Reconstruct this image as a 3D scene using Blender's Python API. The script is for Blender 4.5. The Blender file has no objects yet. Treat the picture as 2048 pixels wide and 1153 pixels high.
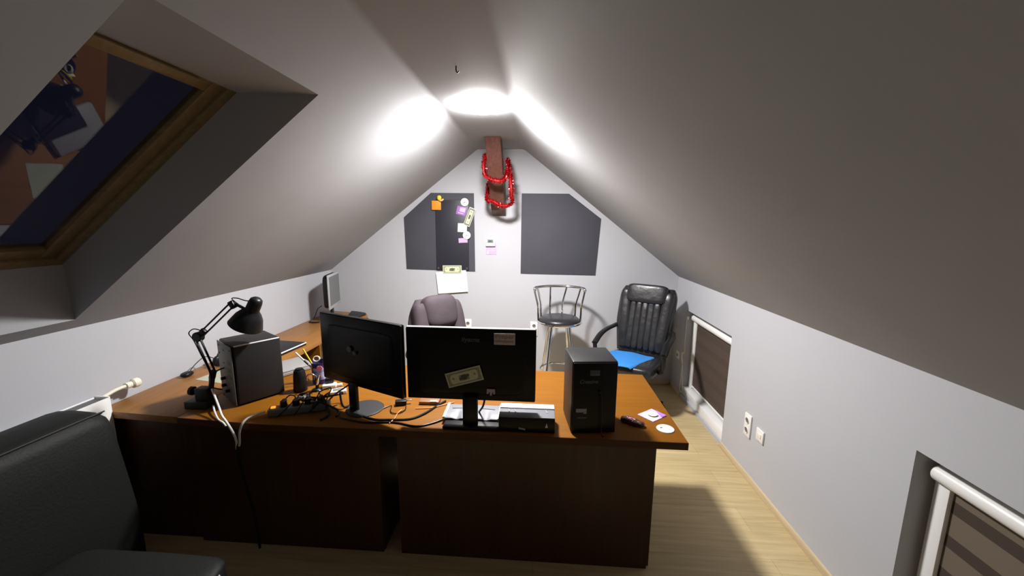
import bpy, bmesh, math, random
from mathutils import Matrix, Vector, Euler, noise
random.seed(7)
PI = math.pi
S = bpy.context.scene
COL = S.collection
V = Vector

# ------------------------------------------------------------------ camera
def camera():
    pi, ya, ro = math.radians(9.471), math.radians(3.832), math.radians(0.474)
    f = V((-math.sin(ya) * math.cos(pi), math.cos(ya) * math.cos(pi), -math.sin(pi)))
    r = f.cross(V((0, 0, 1))).normalized()
    u = r.cross(f)
    r2 = r * math.cos(ro) + u * math.sin(ro)
    u2 = -r * math.sin(ro) + u * math.cos(ro)
    m = Matrix.Identity(4)
    for i in range(3):
        m[i][0] = r2[i]; m[i][1] = u2[i]; m[i][2] = -f[i]
    m.translation = V((0, 0, 1.739))
    c = bpy.data.cameras.new('camera')
    c.sensor_width = 36; c.lens = 788.57 / 2048 * 36; c.clip_start = 0.02
    o = bpy.data.objects.new('camera', c); COL.objects.link(o)
    o.matrix_world = m
    S.camera = o
camera()
# ------------------------------------------------------------------ world, exposure
w = bpy.data.worlds.new('night'); S.world = w; w.use_nodes = True
w.node_tree.nodes['Background'].inputs[0].default_value = (0.10, 0.10, 0.22, 1)
w.node_tree.nodes['Background'].inputs[1].default_value = 0.04
S.view_settings.view_transform = 'Standard'
S.view_settings.look = 'None'
S.view_settings.exposure = 0.0
S.view_settings.gamma = 1.0
S.view_settings.use_curve_mapping = False
LAMP = 820.0        # strength of the glowing diffuser of the one ceiling lamp

# ------------------------------------------------------------------ materials
MC = {}
def mat(name, col, rough=0.5, metal=0.0, spec=0.5, var=0.0, scale=8.0, bump=0.0, bscale=40.0,
        stretch=(1, 1, 1), coat=0.0, col2=None, emit=None, estr=0.0, trans=0.0, sheen=0.0, detail=3.0):
    if name in MC: return MC[name]
    m = bpy.data.materials.new(name); m.use_nodes = True
    nt = m.node_tree; b = nt.nodes['Principled BSDF']
    c = (*col, 1)
    b.inputs['Base Color'].default_value = c
    b.inputs['Roughness'].default_value = rough
    b.inputs['Metallic'].default_value = metal
    b.inputs['Specular IOR Level'].default_value = spec
    b.inputs['Coat Weight'].default_value = coat
    b.inputs['Sheen Weight'].default_value = sheen
    b.inputs['Transmission Weight'].default_value = trans
    if emit:
        b.inputs['Emission Color'].default_value = (*emit, 1); b.inputs['Emission Strength'].default_value = estr
    tc = nt.nodes.new('ShaderNodeTexCoord'); mp = nt.nodes.new('ShaderNodeMapping')
    nt.links.new(tc.outputs['Object'], mp.inputs[0]); mp.inputs['Scale'].default_value = stretch
    n = nt.nodes.new('ShaderNodeTexNoise'); n.inputs['Scale'].default_value = scale; n.inputs['Detail'].default_value = detail
    nt.links.new(mp.outputs[0], n.inputs[0])
    if var > 0 or col2:
        r = nt.nodes.new('ShaderNodeValToRGB')
        c2 = col2 or tuple(min(1, x * (1 + var)) for x in col)
        c1 = col if col2 else tuple(x * (1 - var) for x in col)
        r.color_ramp.elements[0].color = (*c1, 1); r.color_ramp.elements[1].color = (*c2, 1)
        r.color_ramp.elements[0].position = 0.32; r.color_ramp.elements[1].position = 0.68
        nt.links.new(n.outputs[0], r.inputs[0]); nt.links.new(r.outputs[0], b.inputs['Base Color'])
    else:
        r = nt.nodes.new('ShaderNodeValToRGB')
        r.color_ramp.elements[0].color = (*[x * 0.97 for x in col], 1); r.color_ramp.elements[1].color = c
        nt.links.new(n.outputs[0], r.inputs[0]); nt.links.new(r.outputs[0], b.inputs['Base Color'])
    if bump > 0:
        n2 = nt.nodes.new('ShaderNodeTexNoise'); n2.inputs['Scale'].default_value = bscale; n2.inputs['Detail'].default_value = 4
        nt.links.new(tc.outputs['Object'], n2.inputs[0])
        bp = nt.nodes.new('ShaderNodeBump'); bp.inputs['Strength'].default_value = bump; bp.inputs['Distance'].default_value = 0.01
        nt.links.new(n2.outputs[0], bp.inputs['Height']); nt.links.new(bp.outputs[0], b.inputs['Normal'])
    MC[name] = m
    return m

def wood(name, c1, c2, rough=0.35, axis=0, scale=2.2, plank=None, spec=0.5):
    """streaky wood grain running along one axis, with optional plank joints"""
    if name in MC: return MC[name]
    m = bpy.data.materials.new(name); m.use_nodes = True
    nt = m.node_tree; b = nt.nodes['Principled BSDF']; L = nt.links.new
    tc = nt.nodes.new('ShaderNodeTexCoord'); mp = nt.nodes.new('ShaderNodeMapping')
    st = [18, 18, 18]; st[axis] = 1.2
    mp.inputs['Scale'].default_value = st
    L(tc.outputs['Object'], mp.inputs[0])
    n = nt.nodes.new('ShaderNodeTexNoise'); n.inputs['Scale'].default_value = scale; n.inputs['Detail'].default_value = 6
    n.inputs['Distortion'].default_value = 0.6
    L(mp.outputs[0], n.inputs[0])
    r = nt.nodes.new('ShaderNodeValToRGB')
    r.color_ramp.elements[0].color = (*c1, 1); r.color_ramp.elements[1].color = (*c2, 1)
    r.color_ramp.elements[0].position = 0.3; r.color_ramp.elements[1].position = 0.72
    L(n.outputs[0], r.inputs[0])
    out = r.outputs[0]
    if plank:
        br = nt.nodes.new('ShaderNodeTexBrick'); L(tc.outputs['Object'], br.inputs[0])
        br.inputs['Scale'].default_value = 1.0; br.inputs['Brick Width'].default_value = plank[0]; br.inputs['Row Height'].default_value = plank[1]
        br.inputs['Mortar Size'].default_value = 0.0016; br.inputs['Bias'].default_value = 0
        br.inputs['Color1'].default_value = (1, 1, 1, 1); br.inputs['Color2'].default_value = (0.92, 0.92, 0.91, 1)
        br.inputs['Mortar'].default_value = (0.72, 0.70, 0.66, 1)
        mx = nt.nodes.new('ShaderNodeMix'); mx.data_type = 'RGBA'; mx.blend_type = 'MULTIPLY'; mx.inputs[0].default_value = 1
        L(out, mx.inputs[6]); L(br.outputs[0], mx.inputs[7]); out = mx.outputs[2]
    L(out, b.inputs['Base Color'])
    b.inputs['Roughness'].default_value = rough; b.inputs['Specular IOR Level'].default_value = spec
    MC[name] = m
    return m

WALL = mat('wall_paint', (0.485, 0.492, 0.535), 0.6, spec=0.3, bump=0.035, bscale=40)
CEIL = mat('ceiling_paint', (0.365, 0.372, 0.395), 0.75, spec=0.15, bump=0.08, bscale=7, var=0.02, scale=3)
PINE = wood('pine', (0.17, 0.115, 0.050), (0.25, 0.175, 0.080), 0.4, axis=0)
OAK = wood('oak_laminate', (0.455, 0.345, 0.175), (0.60, 0.475, 0.265), 0.42, axis=0, plank=(1.25, 0.19))
OAKT = wood('oak_trim', (0.52, 0.41, 0.26), (0.66, 0.54, 0.36), 0.45, axis=1)
DESK = wood('desk_veneer', (0.190, 0.067, 0.0035), (0.225, 0.085, 0.0055), 0.55, spec=0.16, axis=0)
DESK_SHADED = wood('desk_veneer_shaded', (0.040, 0.014, 0.006), (0.058, 0.022, 0.009), 0.4, axis=2)  # desk wood again, darkened so the colour carries the shade
BEAM = wood('beam_wood', (0.085, 0.032, 0.026), (0.14, 0.055, 0.040), 0.5, axis=2)
WHITE = mat('white_plastic', (0.82, 0.82, 0.80), 0.35)
PVC = mat('white_pvc', (0.84, 0.84, 0.84), 0.3)
PAPER = mat('paper', (0.86, 0.86, 0.84), 0.8, spec=0.2)
BLACK = mat('black_plastic', (0.008, 0.008, 0.009), 0.38, spec=0.3)
BLACKM = mat('matt_black_plastic', (0.012, 0.012, 0.014), 0.6, bump=0.1, bscale=300)
GLOSSB = mat('gloss_black', (0.004, 0.004, 0.005), 0.35, spec=0.25)
SPKB = mat('speaker_vinyl', (0.020, 0.019, 0.021), 0.45, spec=0.3, bump=0.06, bscale=400)
PLATE = mat('rear_plate', (0.13, 0.135, 0.12), 0.55)
RUBBER = mat('rubber', (0.012, 0.012, 0.012), 0.7)
CHROME = mat('chrome', (0.78, 0.78, 0.80), 0.08, metal=1.0)
STEEL = mat('brushed_steel', (0.55, 0.55, 0.57), 0.28, metal=1.0)
BRIGHT = mat('bright_silver', (0.75, 0.76, 0.78), 0.3)
SILVER = mat('silver_plastic', (0.40, 0.41, 0.44), 0.35)
LEATH = mat('black_leather', (0.017, 0.017, 0.020), 0.36, bump=0.45, bscale=13, coat=0.1)
SOFA = mat('sofa_leather', (0.009, 0.010, 0.0095), 0.6, spec=0.22, bump=0.15, bscale=90)
STITCH = mat('stitching', (0.02, 0.02, 0.02), 0.7)
PLUM = mat('plum_grey_fabric', (0.056, 0.043, 0.052), 0.8, spec=0.3, bump=0.3, bscale=14, var=0.15, scale=6)
BLUE = mat('blue_cloth', (0.045, 0.24, 0.66), 0.75, spec=0.2, bump=0.3, bscale=18)
PANEL = mat('dark_grey_paint', (0.066, 0.067, 0.083), 0.7, spec=0.3, var=0.05, scale=4)
GBOARD = mat('magnetic_board_black', (0.022, 0.023, 0.033), 0.45)
ORANGE = mat('orange_plastic', (0.90, 0.30, 0.025), 0.4)
YELLOW = mat('yellow_plastic', (0.88, 0.66, 0.03), 0.4)
SKIN = mat('tan_plastic', (0.75, 0.50, 0.22), 0.5)
PURPLE = mat('purple_card', (0.36, 0.16, 0.52), 0.5, var=0.12, scale=30)
LILAC = mat('lilac_card', (0.62, 0.42, 0.74), 0.5, var=0.1, scale=40)
PINK = mat('pink_print', (0.80, 0.50, 0.78), 0.5)
MAUVE = mat('mauve_card', (0.56, 0.38, 0.66), 0.5)
BILLG = mat('banknote_green', (0.30, 0.33, 0.20), 0.7, var=0.2, scale=160)
BILLC = mat('banknote_cream', (0.66, 0.66, 0.44), 0.7, var=0.1, scale=200)
BILLE = mat('banknote_edge', (0.62, 0.64, 0.52), 0.7)
BILLD = mat('banknote_dark', (0.09, 0.105, 0.07), 0.7)
INK = mat('dark_ink', (0.06, 0.055, 0.05), 0.6)
GREYINK = mat('grey_ink', (0.085, 0.085, 0.09), 0.4)
STICK = mat('sticker_grey', (0.50, 0.42, 0.44), 0.5, var=0.08, scale=60)
STICKR = mat('sticker_brown', (0.34, 0.20, 0.18), 0.5)
FABD = mat('blind_dark', (0.060, 0.045, 0.036), 0.8, spec=0.2, bump=0.15, bscale=500)
FABL = mat('blind_light', (0.155, 0.125, 0.095), 0.8, spec=0.2, bump=0.15, bscale=500)
FABM = mat('blind_mid', (0.085, 0.062, 0.050), 0.8, spec=0.2, bump=0.15, bscale=500)
RED = mat('red_tinsel', (0.55, 0.012, 0.020), 0.20, metal=0.85)
REDGLINT = mat('tinsel_glint', (0.95, 0.55, 0.50), 0.12, metal=0.9)  # pale facets scattered as painted sparkle
REDB = mat('red_tinsel_core', (0.45, 0.01, 0.015), 0.4, metal=0.3)
LCD = mat('lcd', (0.20, 0.22, 0.22), 0.3)
MUGP = mat('mug_navy', (0.04, 0.03, 0.16), 0.35)
MUGW = mat('mug_white_blue', (0.70, 0.72, 0.86), 0.35, col2=(0.10, 0.14, 0.62), scale=26)
PINKR = mat('mug_pink', (0.85, 0.22, 0.30), 0.35)
NOTEY = mat('sticky_note_yellow', (0.86, 0.78, 0.38), 0.7)
WALLET = mat('brown_leather', (0.22, 0.10, 0.045), 0.5)
GREYM = mat('grey_metal_laptop', (0.34, 0.33, 0.33), 0.42, metal=0.2)
SCREEN = mat('grey_screen', (0.13, 0.135, 0.135), 0.25)
CABW = mat('white_cable', (0.66, 0.65, 0.62), 0.5)
CABO = mat('orange_cable', (0.82, 0.22, 0.06), 0.5)
GLOW = mat('switch_glow', (1, 0.25, 0.02), 0.4, emit=(1.0, 0.22, 0.015), estr=2.2)
STRIP = mat('grey_strip_plastic', (0.17, 0.17, 0.165), 0.5)
WRAP = mat('dark_wrapper', (0.07, 0.045, 0.04), 0.3, col2=(0.16, 0.03, 0.035), scale=60, bump=0.4, bscale=80)
CREAM = mat('cream_plastic', (0.80, 0.77, 0.66), 0.4)
GLASSN = mat('window_glass', (1, 1, 1), 0.0, trans=1.0)
GLASSN.node_tree.nodes['Principled BSDF'].inputs['IOR'].default_value = 1.32
LAMPG = mat('lamp_diffuser', (1, 1, 1), 0.4, emit=(1.0, 0.972, 0.935), estr=LAMP)

# ------------------------------------------------------------------ mesh builder
WM = {}
class MB:
    def __init__(s, T=None):
        s.bm = bmesh.new(); s.T = T or Matrix.Identity(4); s.mats = []; s.sharp = 35
    def _mi(s, m):
        if m is None: return 0
        if m not in s.mats: s.mats.append(m)
        return s.mats.index(m)
    def _merge(s, b, M=None, m=None):
        M = s.T @ (M or Matrix.Identity(4)); i = s._mi(m); mp = {}
        for v in b.verts: mp[v] = s.bm.verts.new(M @ v.co)
        for f in b.faces:
            try:
                g = s.bm.faces.new([mp[v] for v in f.verts]); g.material_index = i if m else f.material_index
            except ValueError: pass
        b.free(); return s
    def box(s, c, d, bev=0, seg=2, rot=None, m=None):
        b = bmesh.new(); bmesh.ops.create_cube(b, size=1)
        for v in b.verts: v.co = V((v.co.x * d[0], v.co.y * d[1], v.co.z * d[2]))
        if bev: bmesh.ops.bevel(b, geom=list(b.edges), offset=min(bev, min(d) * .49), segments=seg, profile=.5, affect='EDGES')
        M = Matrix.Translation(V(c)) @ (Euler(rot).to_matrix().to_4x4() if rot else Matrix.Identity(4))
        return s._merge(b, M, m)
    def cyl(s, p0, p1, r0, r1=None, n=24, m=None, bev=0):
        p0, p1 = V(p0), V(p1); r1 = r0 if r1 is None else r1
        L = (p1 - p0).length
        if bev:
            return s.lathe([(0, 0), (r0 - bev, 0), (r0, bev), (r1, L - bev), (r1 - bev, L), (0, L)], p0, p1 - p0, n, m)
        return s.lathe([(0, 0), (r0, 0), (r1, L), (0, L)], p0, p1 - p0, n, m)
    def lathe(s, prof, o, d=(0, 0, 1), n=32, m=None, sx=1.0):
        b = bmesh.new(); q = V((0, 0, 1)).rotation_difference(V(d).normalized()).to_matrix().to_4x4()
        rings = []
        for r, z in prof:
            if r <= 1e-6: rings.append([b.verts.new((0, 0, z))])
            else: rings.append([b.verts.new((r * sx * math.cos(2 * PI * k / n), r * math.sin(2 * PI * k / n), z)) for k in range(n)])
        for A, B in zip(rings, rings[1:]):
            for k in range(n):
                k2 = (k + 1) % n
                if len(A) == 1 and len(B) == 1: continue
                if len(A) == 1: b.faces.new((A[0], B[k2], B[k]))
                elif len(B) == 1: b.faces.new((A[k], A[k2], B[0]))
                else: b.faces.new((A[k], A[k2], B[k2], B[k]))
        bmesh.ops.recalc_face_normals(b, faces=b.faces)
        return s._merge(b, Matrix.Translation(V(o)) @ q, m)
    def tube(s, pts, r, n=8, m=None, smooth=True, flat=1.0, steps=6, closed=False):
        P = [V(p) for p in pts]
        if smooth and len(P) > 2:
            Q = []; N = len(P); rng = range(N if closed else N - 1)
            g = lambda i: P[i % N] if closed else P[max(0, min(N - 1, i))]
            for i in rng:
                a, b_, c, d = g(i - 1), g(i), g(i + 1), g(i + 2)
                for k in range(steps):
                    t = k / steps
                    Q.append(.5 * ((2 * b_) + (c - a) * t + (2 * a - 5 * b_ + 4 * c - d) * t * t + (-a + 3 * b_ - 3 * c + d) * t ** 3))
            if not closed: Q.append(P[-1])
            P = Q
        b = bmesh.new(); rings = []; up = None; N = len(P)
        for i, p in enumerate(P):
            if closed: t = (P[(i + 1) % N] - P[i - 1])
            else: t = (P[min(i + 1, N - 1)] - P[max(i - 1, 0)])
            t = t.normalized() if t.length > 1e-9 else V((0, 0, 1))
            if up is None: up = t.orthogonal().normalized() if flat == 1.0 else (V((0, 0, 1)) - t * t.z if abs(t.z) < .9 else V((0, 1, 0)) - t * t.y).normalized()
            else: up = (up - t * up.dot(t)).normalized()
            sd = t.cross(up)
            rr = r(i / max(1, N - 1)) if callable(r) else r
            rings.append([b.verts.new(p + sd * rr * math.cos(2 * PI * k / n) + up * rr * flat * math.sin(2 * PI * k / n)) for k in range(n)])
        pairs = list(zip(rings, rings[1:])) + ([(rings[-1], rings[0])] if closed else [])
        for A, B in pairs:
            for k in range(n): b.faces.new((A[k], A[(k + 1) % n], B[(k + 1) % n], B[k]))
        if not closed: b.faces.new(rings[0][::-1]); b.faces.new(rings[-1])
        bmesh.ops.recalc_face_normals(b, faces=b.faces)
        return s._merge(b, None, m)
    def prism(s, poly, ax, a, c, m=None, bev=0):
        """2D polygon extruded along ax from a to c.  ax z: (x,y)  y: (x,z)  x: (y,z)"""
        b = bmesh.new()
        f = {'z': lambda p, t: (p[0], p[1], t), 'y': lambda p, t: (p[0], t, p[1]), 'x': lambda p, t: (t, p[0], p[1])}[ax]
        A = [b.verts.new(f(p, a)) for p in poly]; B = [b.verts.new(f(p, c)) for p in poly]
        n = len(poly); b.faces.new(A); b.faces.new(B[::-1])
        for k in range(n): b.faces.new((A[k], B[k], B[(k + 1) % n], A[(k + 1) % n]))
        bmesh.ops.recalc_face_normals(b, faces=b.faces)
        if bev: bmesh.ops.bevel(b, geom=list(b.edges), offset=bev, segments=2, profile=.5, affect='EDGES')
        return s._merge(b, None, m)
    def quad(s, pts, m=None):
        f = s.bm.faces.new([s.bm.verts.new(s.T @ V(p)) for p in pts]); f.material_index = s._mi(m); return s
    def pill(s, c, d, e=0.35, e2=0.35, n=14, rot=None, m=None, fn=None):
        """super-ellipsoid cushion of full size d; fn may displace the unit position"""
        b = bmesh.new(); cp = lambda t, k: math.copysign(abs(t) ** k, t)
        rows = []; nu = n * 2
        for i in range(n + 1):
            ph = -PI / 2 + PI * i / n; row = []
            for j in range(nu):
                th = 2 * PI * j / nu
                p = V((cp(math.cos(ph), e) * cp(math.cos(th), e2), cp(math.cos(ph), e) * cp(math.sin(th), e2), cp(math.sin(ph), e)))
                if fn: p = fn(p)
                row.append(p)
                if i in (0, n): break
            rows.append([b.verts.new((p.x * d[0] / 2, p.y * d[1] / 2, p.z * d[2] / 2)) for p in row])
        for A, B in zip(rows, rows[1:]):
            for k in range(nu):
                k2 = (k + 1) % nu
                if len(A) == 1: b.faces.new((A[0], B[k2], B[k]))
                elif len(B) == 1: b.faces.new((A[k], A[k2], B[0]))
                else: b.faces.new((A[k], A[k2], B[k2], B[k]))
        bmesh.ops.recalc_face_normals(b, faces=b.faces)
        M = Matrix.Translation(V(c)) @ (Euler(rot).to_matrix().to_4x4() if rot else Matrix.Identity(4))
        return s._merge(b, M, m)
    def build(s, name, material, parent=None, smooth=True, label=None):
        me = bpy.data.meshes.new(name); P = WM.get(parent, Matrix.Identity(4)) if parent else Matrix.Identity(4)
        if parent: s.bm.transform(P.inverted())
        if smooth:
            for f in s.bm.faces: f.smooth = True
        s.bm.to_mesh(me); s.bm.free()
        for m in (s.mats or [material]): me.materials.append(m)
        if smooth: me.set_sharp_from_angle(angle=math.radians(s.sharp))
        o = bpy.data.objects.new(name, me); COL.objects.link(o)
        if parent: o.parent = parent; WM[o] = P
        else: WM[o] = Matrix.Identity(4)
        if label: o['label'] = label
        return o

def thing(name, label, cat, loc=(0, 0, 0), rz=0, group=None):
    o = bpy.data.objects.new(name, None); COL.objects.link(o)
    o.location = loc; o.rotation_euler = (0, 0, rz); o.empty_display_size = .05
    WM[o] = Matrix.Translation(V(loc)) @ Matrix.Rotation(rz, 4, 'Z')
    o['label'] = label; o['category'] = cat
    if group: o['group'] = group
    return o
def tag(o, label, cat, group=None):
    """a thing that is one mesh: move its origin to its own place"""
    me = o.data; n = len(me.vertices)
    xs = [v.co for v in me.vertices]
    c = V((sum(v.x for v in xs) / n, sum(v.y for v in xs) / n, min(v.z for v in xs)))
    me.transform(Matrix.Translation(-c)); o.location = c
    o['label'] = label; o['category'] = cat
    if group: o['group'] = group
    return o
def struct(o): o['kind'] = 'structure'; return o
def loc(t): return MB(WM[t])                     # builder working in a thing's own space
def text(s, size, M, material, name, parent, ext=0.0004, italic=0.0, bold=False, sx=1.0):
    cu = bpy.data.curves.new('t', 'FONT'); cu.body = s; cu.size = size; cu.extrude = ext; cu.align_x = 'CENTER'; cu.align_y = 'CENTER'
    cu.shear = italic
    if bold: cu.offset = size * 0.02
    t = bpy.data.objects.new('t', cu); COL.objects.link(t)
    me = bpy.data.meshes.new_from_object(t.evaluated_get(bpy.context.evaluated_depsgraph_get()))
    bpy.data.objects.remove(t); bpy.data.curves.remove(cu)
    P = WM.get(parent, Matrix.Identity(4)).inverted()
    me.transform(P @ M @ Matrix.Diagonal((sx, 1, 1, 1))); me.materials.clear(); me.materials.append(material)
    o = bpy.data.objects.new(name, me); COL.objects.link(o); o.parent = parent; WM[o] = WM.get(parent, Matrix.Identity(4))
    return o
def facing(p, rz=0, tilt=0):      # text plane whose front looks to -y, then turned by rz
    return Matrix.Translation(V(p)) @ Matrix.Rotation(rz, 4, 'Z') @ Matrix.Rotation(PI / 2, 4, 'X') @ Matrix.Rotation(tilt, 4, 'Z')

# ================================================================== the room
XL, XR, YE, YB, ZC = -2.294, 1.466, 4.199, -3.6, 2.476
ZKL, ZKR = 1.203, 1.193
XA, XB = -0.652, -0.168
b = MB(); b.box(((XL + XR) / 2, (YE + YB) / 2, -0.03), (XR - XL + .5, YE - YB + .2, 0.06)); struct(b.build('floor', OAK, smooth=False))
b = MB(); b.prism([(XL, -.0), (XL, ZKL), (XL - .1, ZKL - .08), (XL - .1, 0)], 'y', YB, YE); struct(b.build('wall_left', WALL, smooth=False))
# gable wall with the sloping outline
g = [(XL - .1, 0), (XR + .1, 0), (XR + .1, ZKR - .08), (XR, ZKR), (XB, ZC), (XA, ZC), (XL, ZKL), (XL - .1, ZKL - .08)]
b = MB(); b.prism(g, 'y', YE, YE + .1); struct(b.build('wall_far', WALL, smooth=False))
b = MB(); b.prism(g, 'y', YB - .1, YB); struct(b.build('wall_near', WALL, smooth=False))
# right knee wall with two window recesses
W1, W2 = (0.52, 1.498), (2.980, 3.900); ZW1, ZW2 = (0.06, 0.886), (0.035, 0.902)
XW = 1.60
b = MB()
ys = [YB, W1[0], W1[1], W2[0], W2[1], YE]
for i in range(5):
    y0, y1 = ys[i], ys[i + 1]
    if i in (1, 3):
        z0, z1 = ZW1 if i == 1 else ZW2
        b.quad([(XR, y0, 0), (XR, y1, 0), (XR, y1, z0), (XR, y0, z0)])
        b.quad([(XR, y0, z1), (XR, y1, z1), (XR, y1, ZKR), (XR, y0, ZKR)])
        b.quad([(XR, y0, z0), (XR, y1, z0), (XW, y1, z0), (XW, y0, z0)])
        b.quad([(XR, y0, z1), (XR, y1, z1), (XW, y1, z1), (XW, y0, z1)])
        b.quad([(XR, y0, z0), (XR, y0, z1), (XW, y0, z1), (XW, y0, z0)])
        b.quad([(XR, y1, z0), (XR, y1, z1), (XW, y1, z1), (XW, y1, z0)])
    else: b.quad([(XR, y0, 0), (XR, y1, 0), (XR, y1, ZKR), (XR, y0, ZKR)])
struct(b.build('wall_right', WALL, smooth=False))
# ceiling: left slope with the roof window opening, rounded ridge lines, flat strip, right slope
def arc(p0, p1, p2, r, n=8):
    a = (V(p0) - V(p1)).normalized(); c = (V(p2) - V(p1)).normalized(); ang = a.angle(c); t = r / math.tan(ang / 2)
    s_, e_ = V(p1) + a * t, V(p1) + c * t
    return [s_.lerp(V(p1), k / n).lerp(V(p1).lerp(e_, k / n), k / n) for k in range(n + 1)]
pl, pa, pb, pr = (XL, ZKL), (XA, ZC), (XB, ZC), (XR, ZKR)
A1 = arc(pl, pa, pb, 0.06); A2 = arc(pa, pb, pr, 0.10)
sl = lambda x: ZKL + (x - XL) * (ZC - ZKL) / (XA - XL)
HX0, HX1, HY0, HY1 = -2.222, -0.932, 0.94, 1.70
b = MB()
x2, z2 = A1[0]
xs = [XL, HX0, HX1, x2]; yy = [YB, HY0, HY1, YE]
for i in range(3):
    for j in range(3):
        if i == 1 and j == 1: continue
        a0, a1, y0, y1 = xs[i], xs[i + 1], yy[j], yy[j + 1]
        b.quad([(a0, y0, sl(a0)), (a0, y1, sl(a0)), (a1, y1, sl(a1)), (a1, y0, sl(a1))])
prof = list(A1) + list(A2) + [V(pr)]
for p, q in zip(prof, prof[1:]):
    b.quad([(p.x, YB, p.y), (p.x, YE, p.y), (q.x, YE, q.y), (q.x, YB, q.y)])
bmesh.ops.remove_doubles(b.bm, verts=b.bm.verts, dist=1e-5)
# lining of the roof window: level on top, upright below
FO = 0.235; nx, nz = -(ZC - ZKL), (XA - XL); nl = math.hypot(nx, nz); nx /= nl; nz /= nl; ux, uz = nz, -nx
q0 = (HX0 - .013, sl(HX0) + .272); q1 = (-1.297, 2.273)
p0 = (HX0, sl(HX0)); p1 = (HX1, sl(HX1))
b.quad([(p0[0], HY0, p0[1]), (p0[0], HY1, p0[1]), (q0[0], HY1, q0[1]), (q0[0], HY0, q0[1])])
b.quad([(p1[0], HY0, p1[1]), (p1[0], HY1, p1[1]), (q1[0], HY1, q1[1]), (q1[0], HY0, q1[1])])
for y in (HY0, HY1): b.quad([(p0[0], y, p0[1]), (p1[0], y, p1[1]), (q1[0], y, q1[1]), (q0[0], y, q0[1])])
b.sharp = 20
struct(b.build('ceiling', CEIL))
b = MB(); b.box((XR - .006, (W2[0] + W1[1]) / 2, .0225), (.012, W2[0] - W1[1], .045), bev=.002); b.box((XR - .006, (W1[0] + YB) / 2, .0225), (.012, W1[0] - YB, .045), bev=.002)
b.box((XR - .006, (W1[0] + W1[1]) / 2, .0225), (.012, W1[1] - W1[0], .045), bev=.002)
b.box((XR - .006, (W2[1] + YE) / 2, .0225), (.012, YE - W2[1], .045), bev=.002)
struct(b.build('baseboard_right', OAKT))
b = MB(); b.box((-.4, YE - .006, .0225), (3.7, .012, .045), bev=.002); struct(b.build('baseboard_far', OAKT))

# roof window (pine frame, pane) lying in the roof plane
def roof_window():
    m = Matrix.Identity(4)                      # local: u up the slope, v along the room, n outwards
    L = math.hypot(q1[0] - q0[0], q1[1] - q0[1]); u = V((q1[0] - q0[0], 0, q1[1] - q0[1])).normalized(); v = V((0, 1, 0)); n = V((-u.z, 0, u.x))
    for i in range(3): m[i][0] = u[i]; m[i][1] = v[i]; m[i][2] = n[i]
    m.translation = V((q0[0], HY0, q0[1]))
    Wd = HY1 - HY0
    root = thing('window_1', 'pine-framed roof window in the left ceiling slope', 'window', (q0[0], HY0, q0[1]))
    for k in ('label', 'category'): del root[k]
    struct(root)
    def ring(u0, u1, v0, v1, t, n0, n1, name, material, bev=.004):
        b = MB(m)
        b.box(((u0 + u1) / 2, v0 + t / 2, (n0 + n1) / 2), (u1 - u0, t, n1 - n0), bev=bev)
        b.box(((u0 + u1) / 2, v1 - t / 2, (n0 + n1) / 2), (u1 - u0, t, n1 - n0), bev=bev)
        b.box((u0 + t / 2, (v0 + v1) / 2, (n0 + n1) / 2), (t, v1 - v0 - 2 * t, n1 - n0), bev=bev)
        b.box((u1 - t / 2, (v0 + v1) / 2, (n0 + n1) / 2), (t, v1 - v0 - 2 * t, n1 - n0), bev=bev)
        return b.build(name, material, root)
    ring(-.03, L + .075, -.03, Wd + .03, .075, -.005, .06, 'window_frame', PINE)
    ring(.045, L + .005, .045, Wd - .045, .060, .008, .05, 'sash', PINE)
    b = MB(m); b.box((L / 2 + .02, Wd / 2, .03), (L - .15, Wd - .2, .006)); b.build('pane', GLASSN, root, smooth=False)
    b = MB(m); b.box((L - .015, Wd / 2, -.012), (.035, Wd * .5, .018), bev=.004); b.build('handle_bar', PINE, root)
roof_window()

# knee wall windows (white frames behind blinds)
def knee_window(num, Y, Z):
    y0, y1 = Y; z0, z1 = Z; t = .06
    root = thing('window_%d' % num, '', 'window', (XW - .02, (y0 + y1) / 2, z0))
    for k in ('label', 'category'): del root[k]
    struct(root)
    b = MB(); xc = XW - .02; d = .04
    b.box((xc, y0 + t / 2, (z0 + z1) / 2), (d, t, z1 - z0), bev=.004); b.box((xc, y1 - t / 2, (z0 + z1) / 2), (d, t, z1 - z0), bev=.004)
    b.box((xc, (y0 + y1) / 2, z1 - t / 2), (d, y1 - y0 - 2 * t, t), bev=.004); b.box((xc, (y0 + y1) / 2, z0 + t / 2 + .015), (d, y1 - y0 - 2 * t, t + .03), bev=.004)
    b.build('window_frame', PVC, root)
    b = MB(); b.box((XW - .012, (y0 + y1) / 2, (z0 + z1) / 2), (.006, y1 - y0 - 2 * t, z1 - z0 - 2 * t)); b.build('pane', GLASSN, root, smooth=False)
knee_window(2, W1, ZW1); knee_window(3, W2, ZW2)
b = MB(); b.box(((XR + .012 + 1.578) / 2, (W2[0] + W2[1]) / 2, ZW2[0] + .042), (1.578 - XR - .012, W2[1] - W2[0] - .004, .080), bev=.004)
b.build('window_sill', PVC, next(o for o in COL.objects if o.name == 'window_3'))

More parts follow.
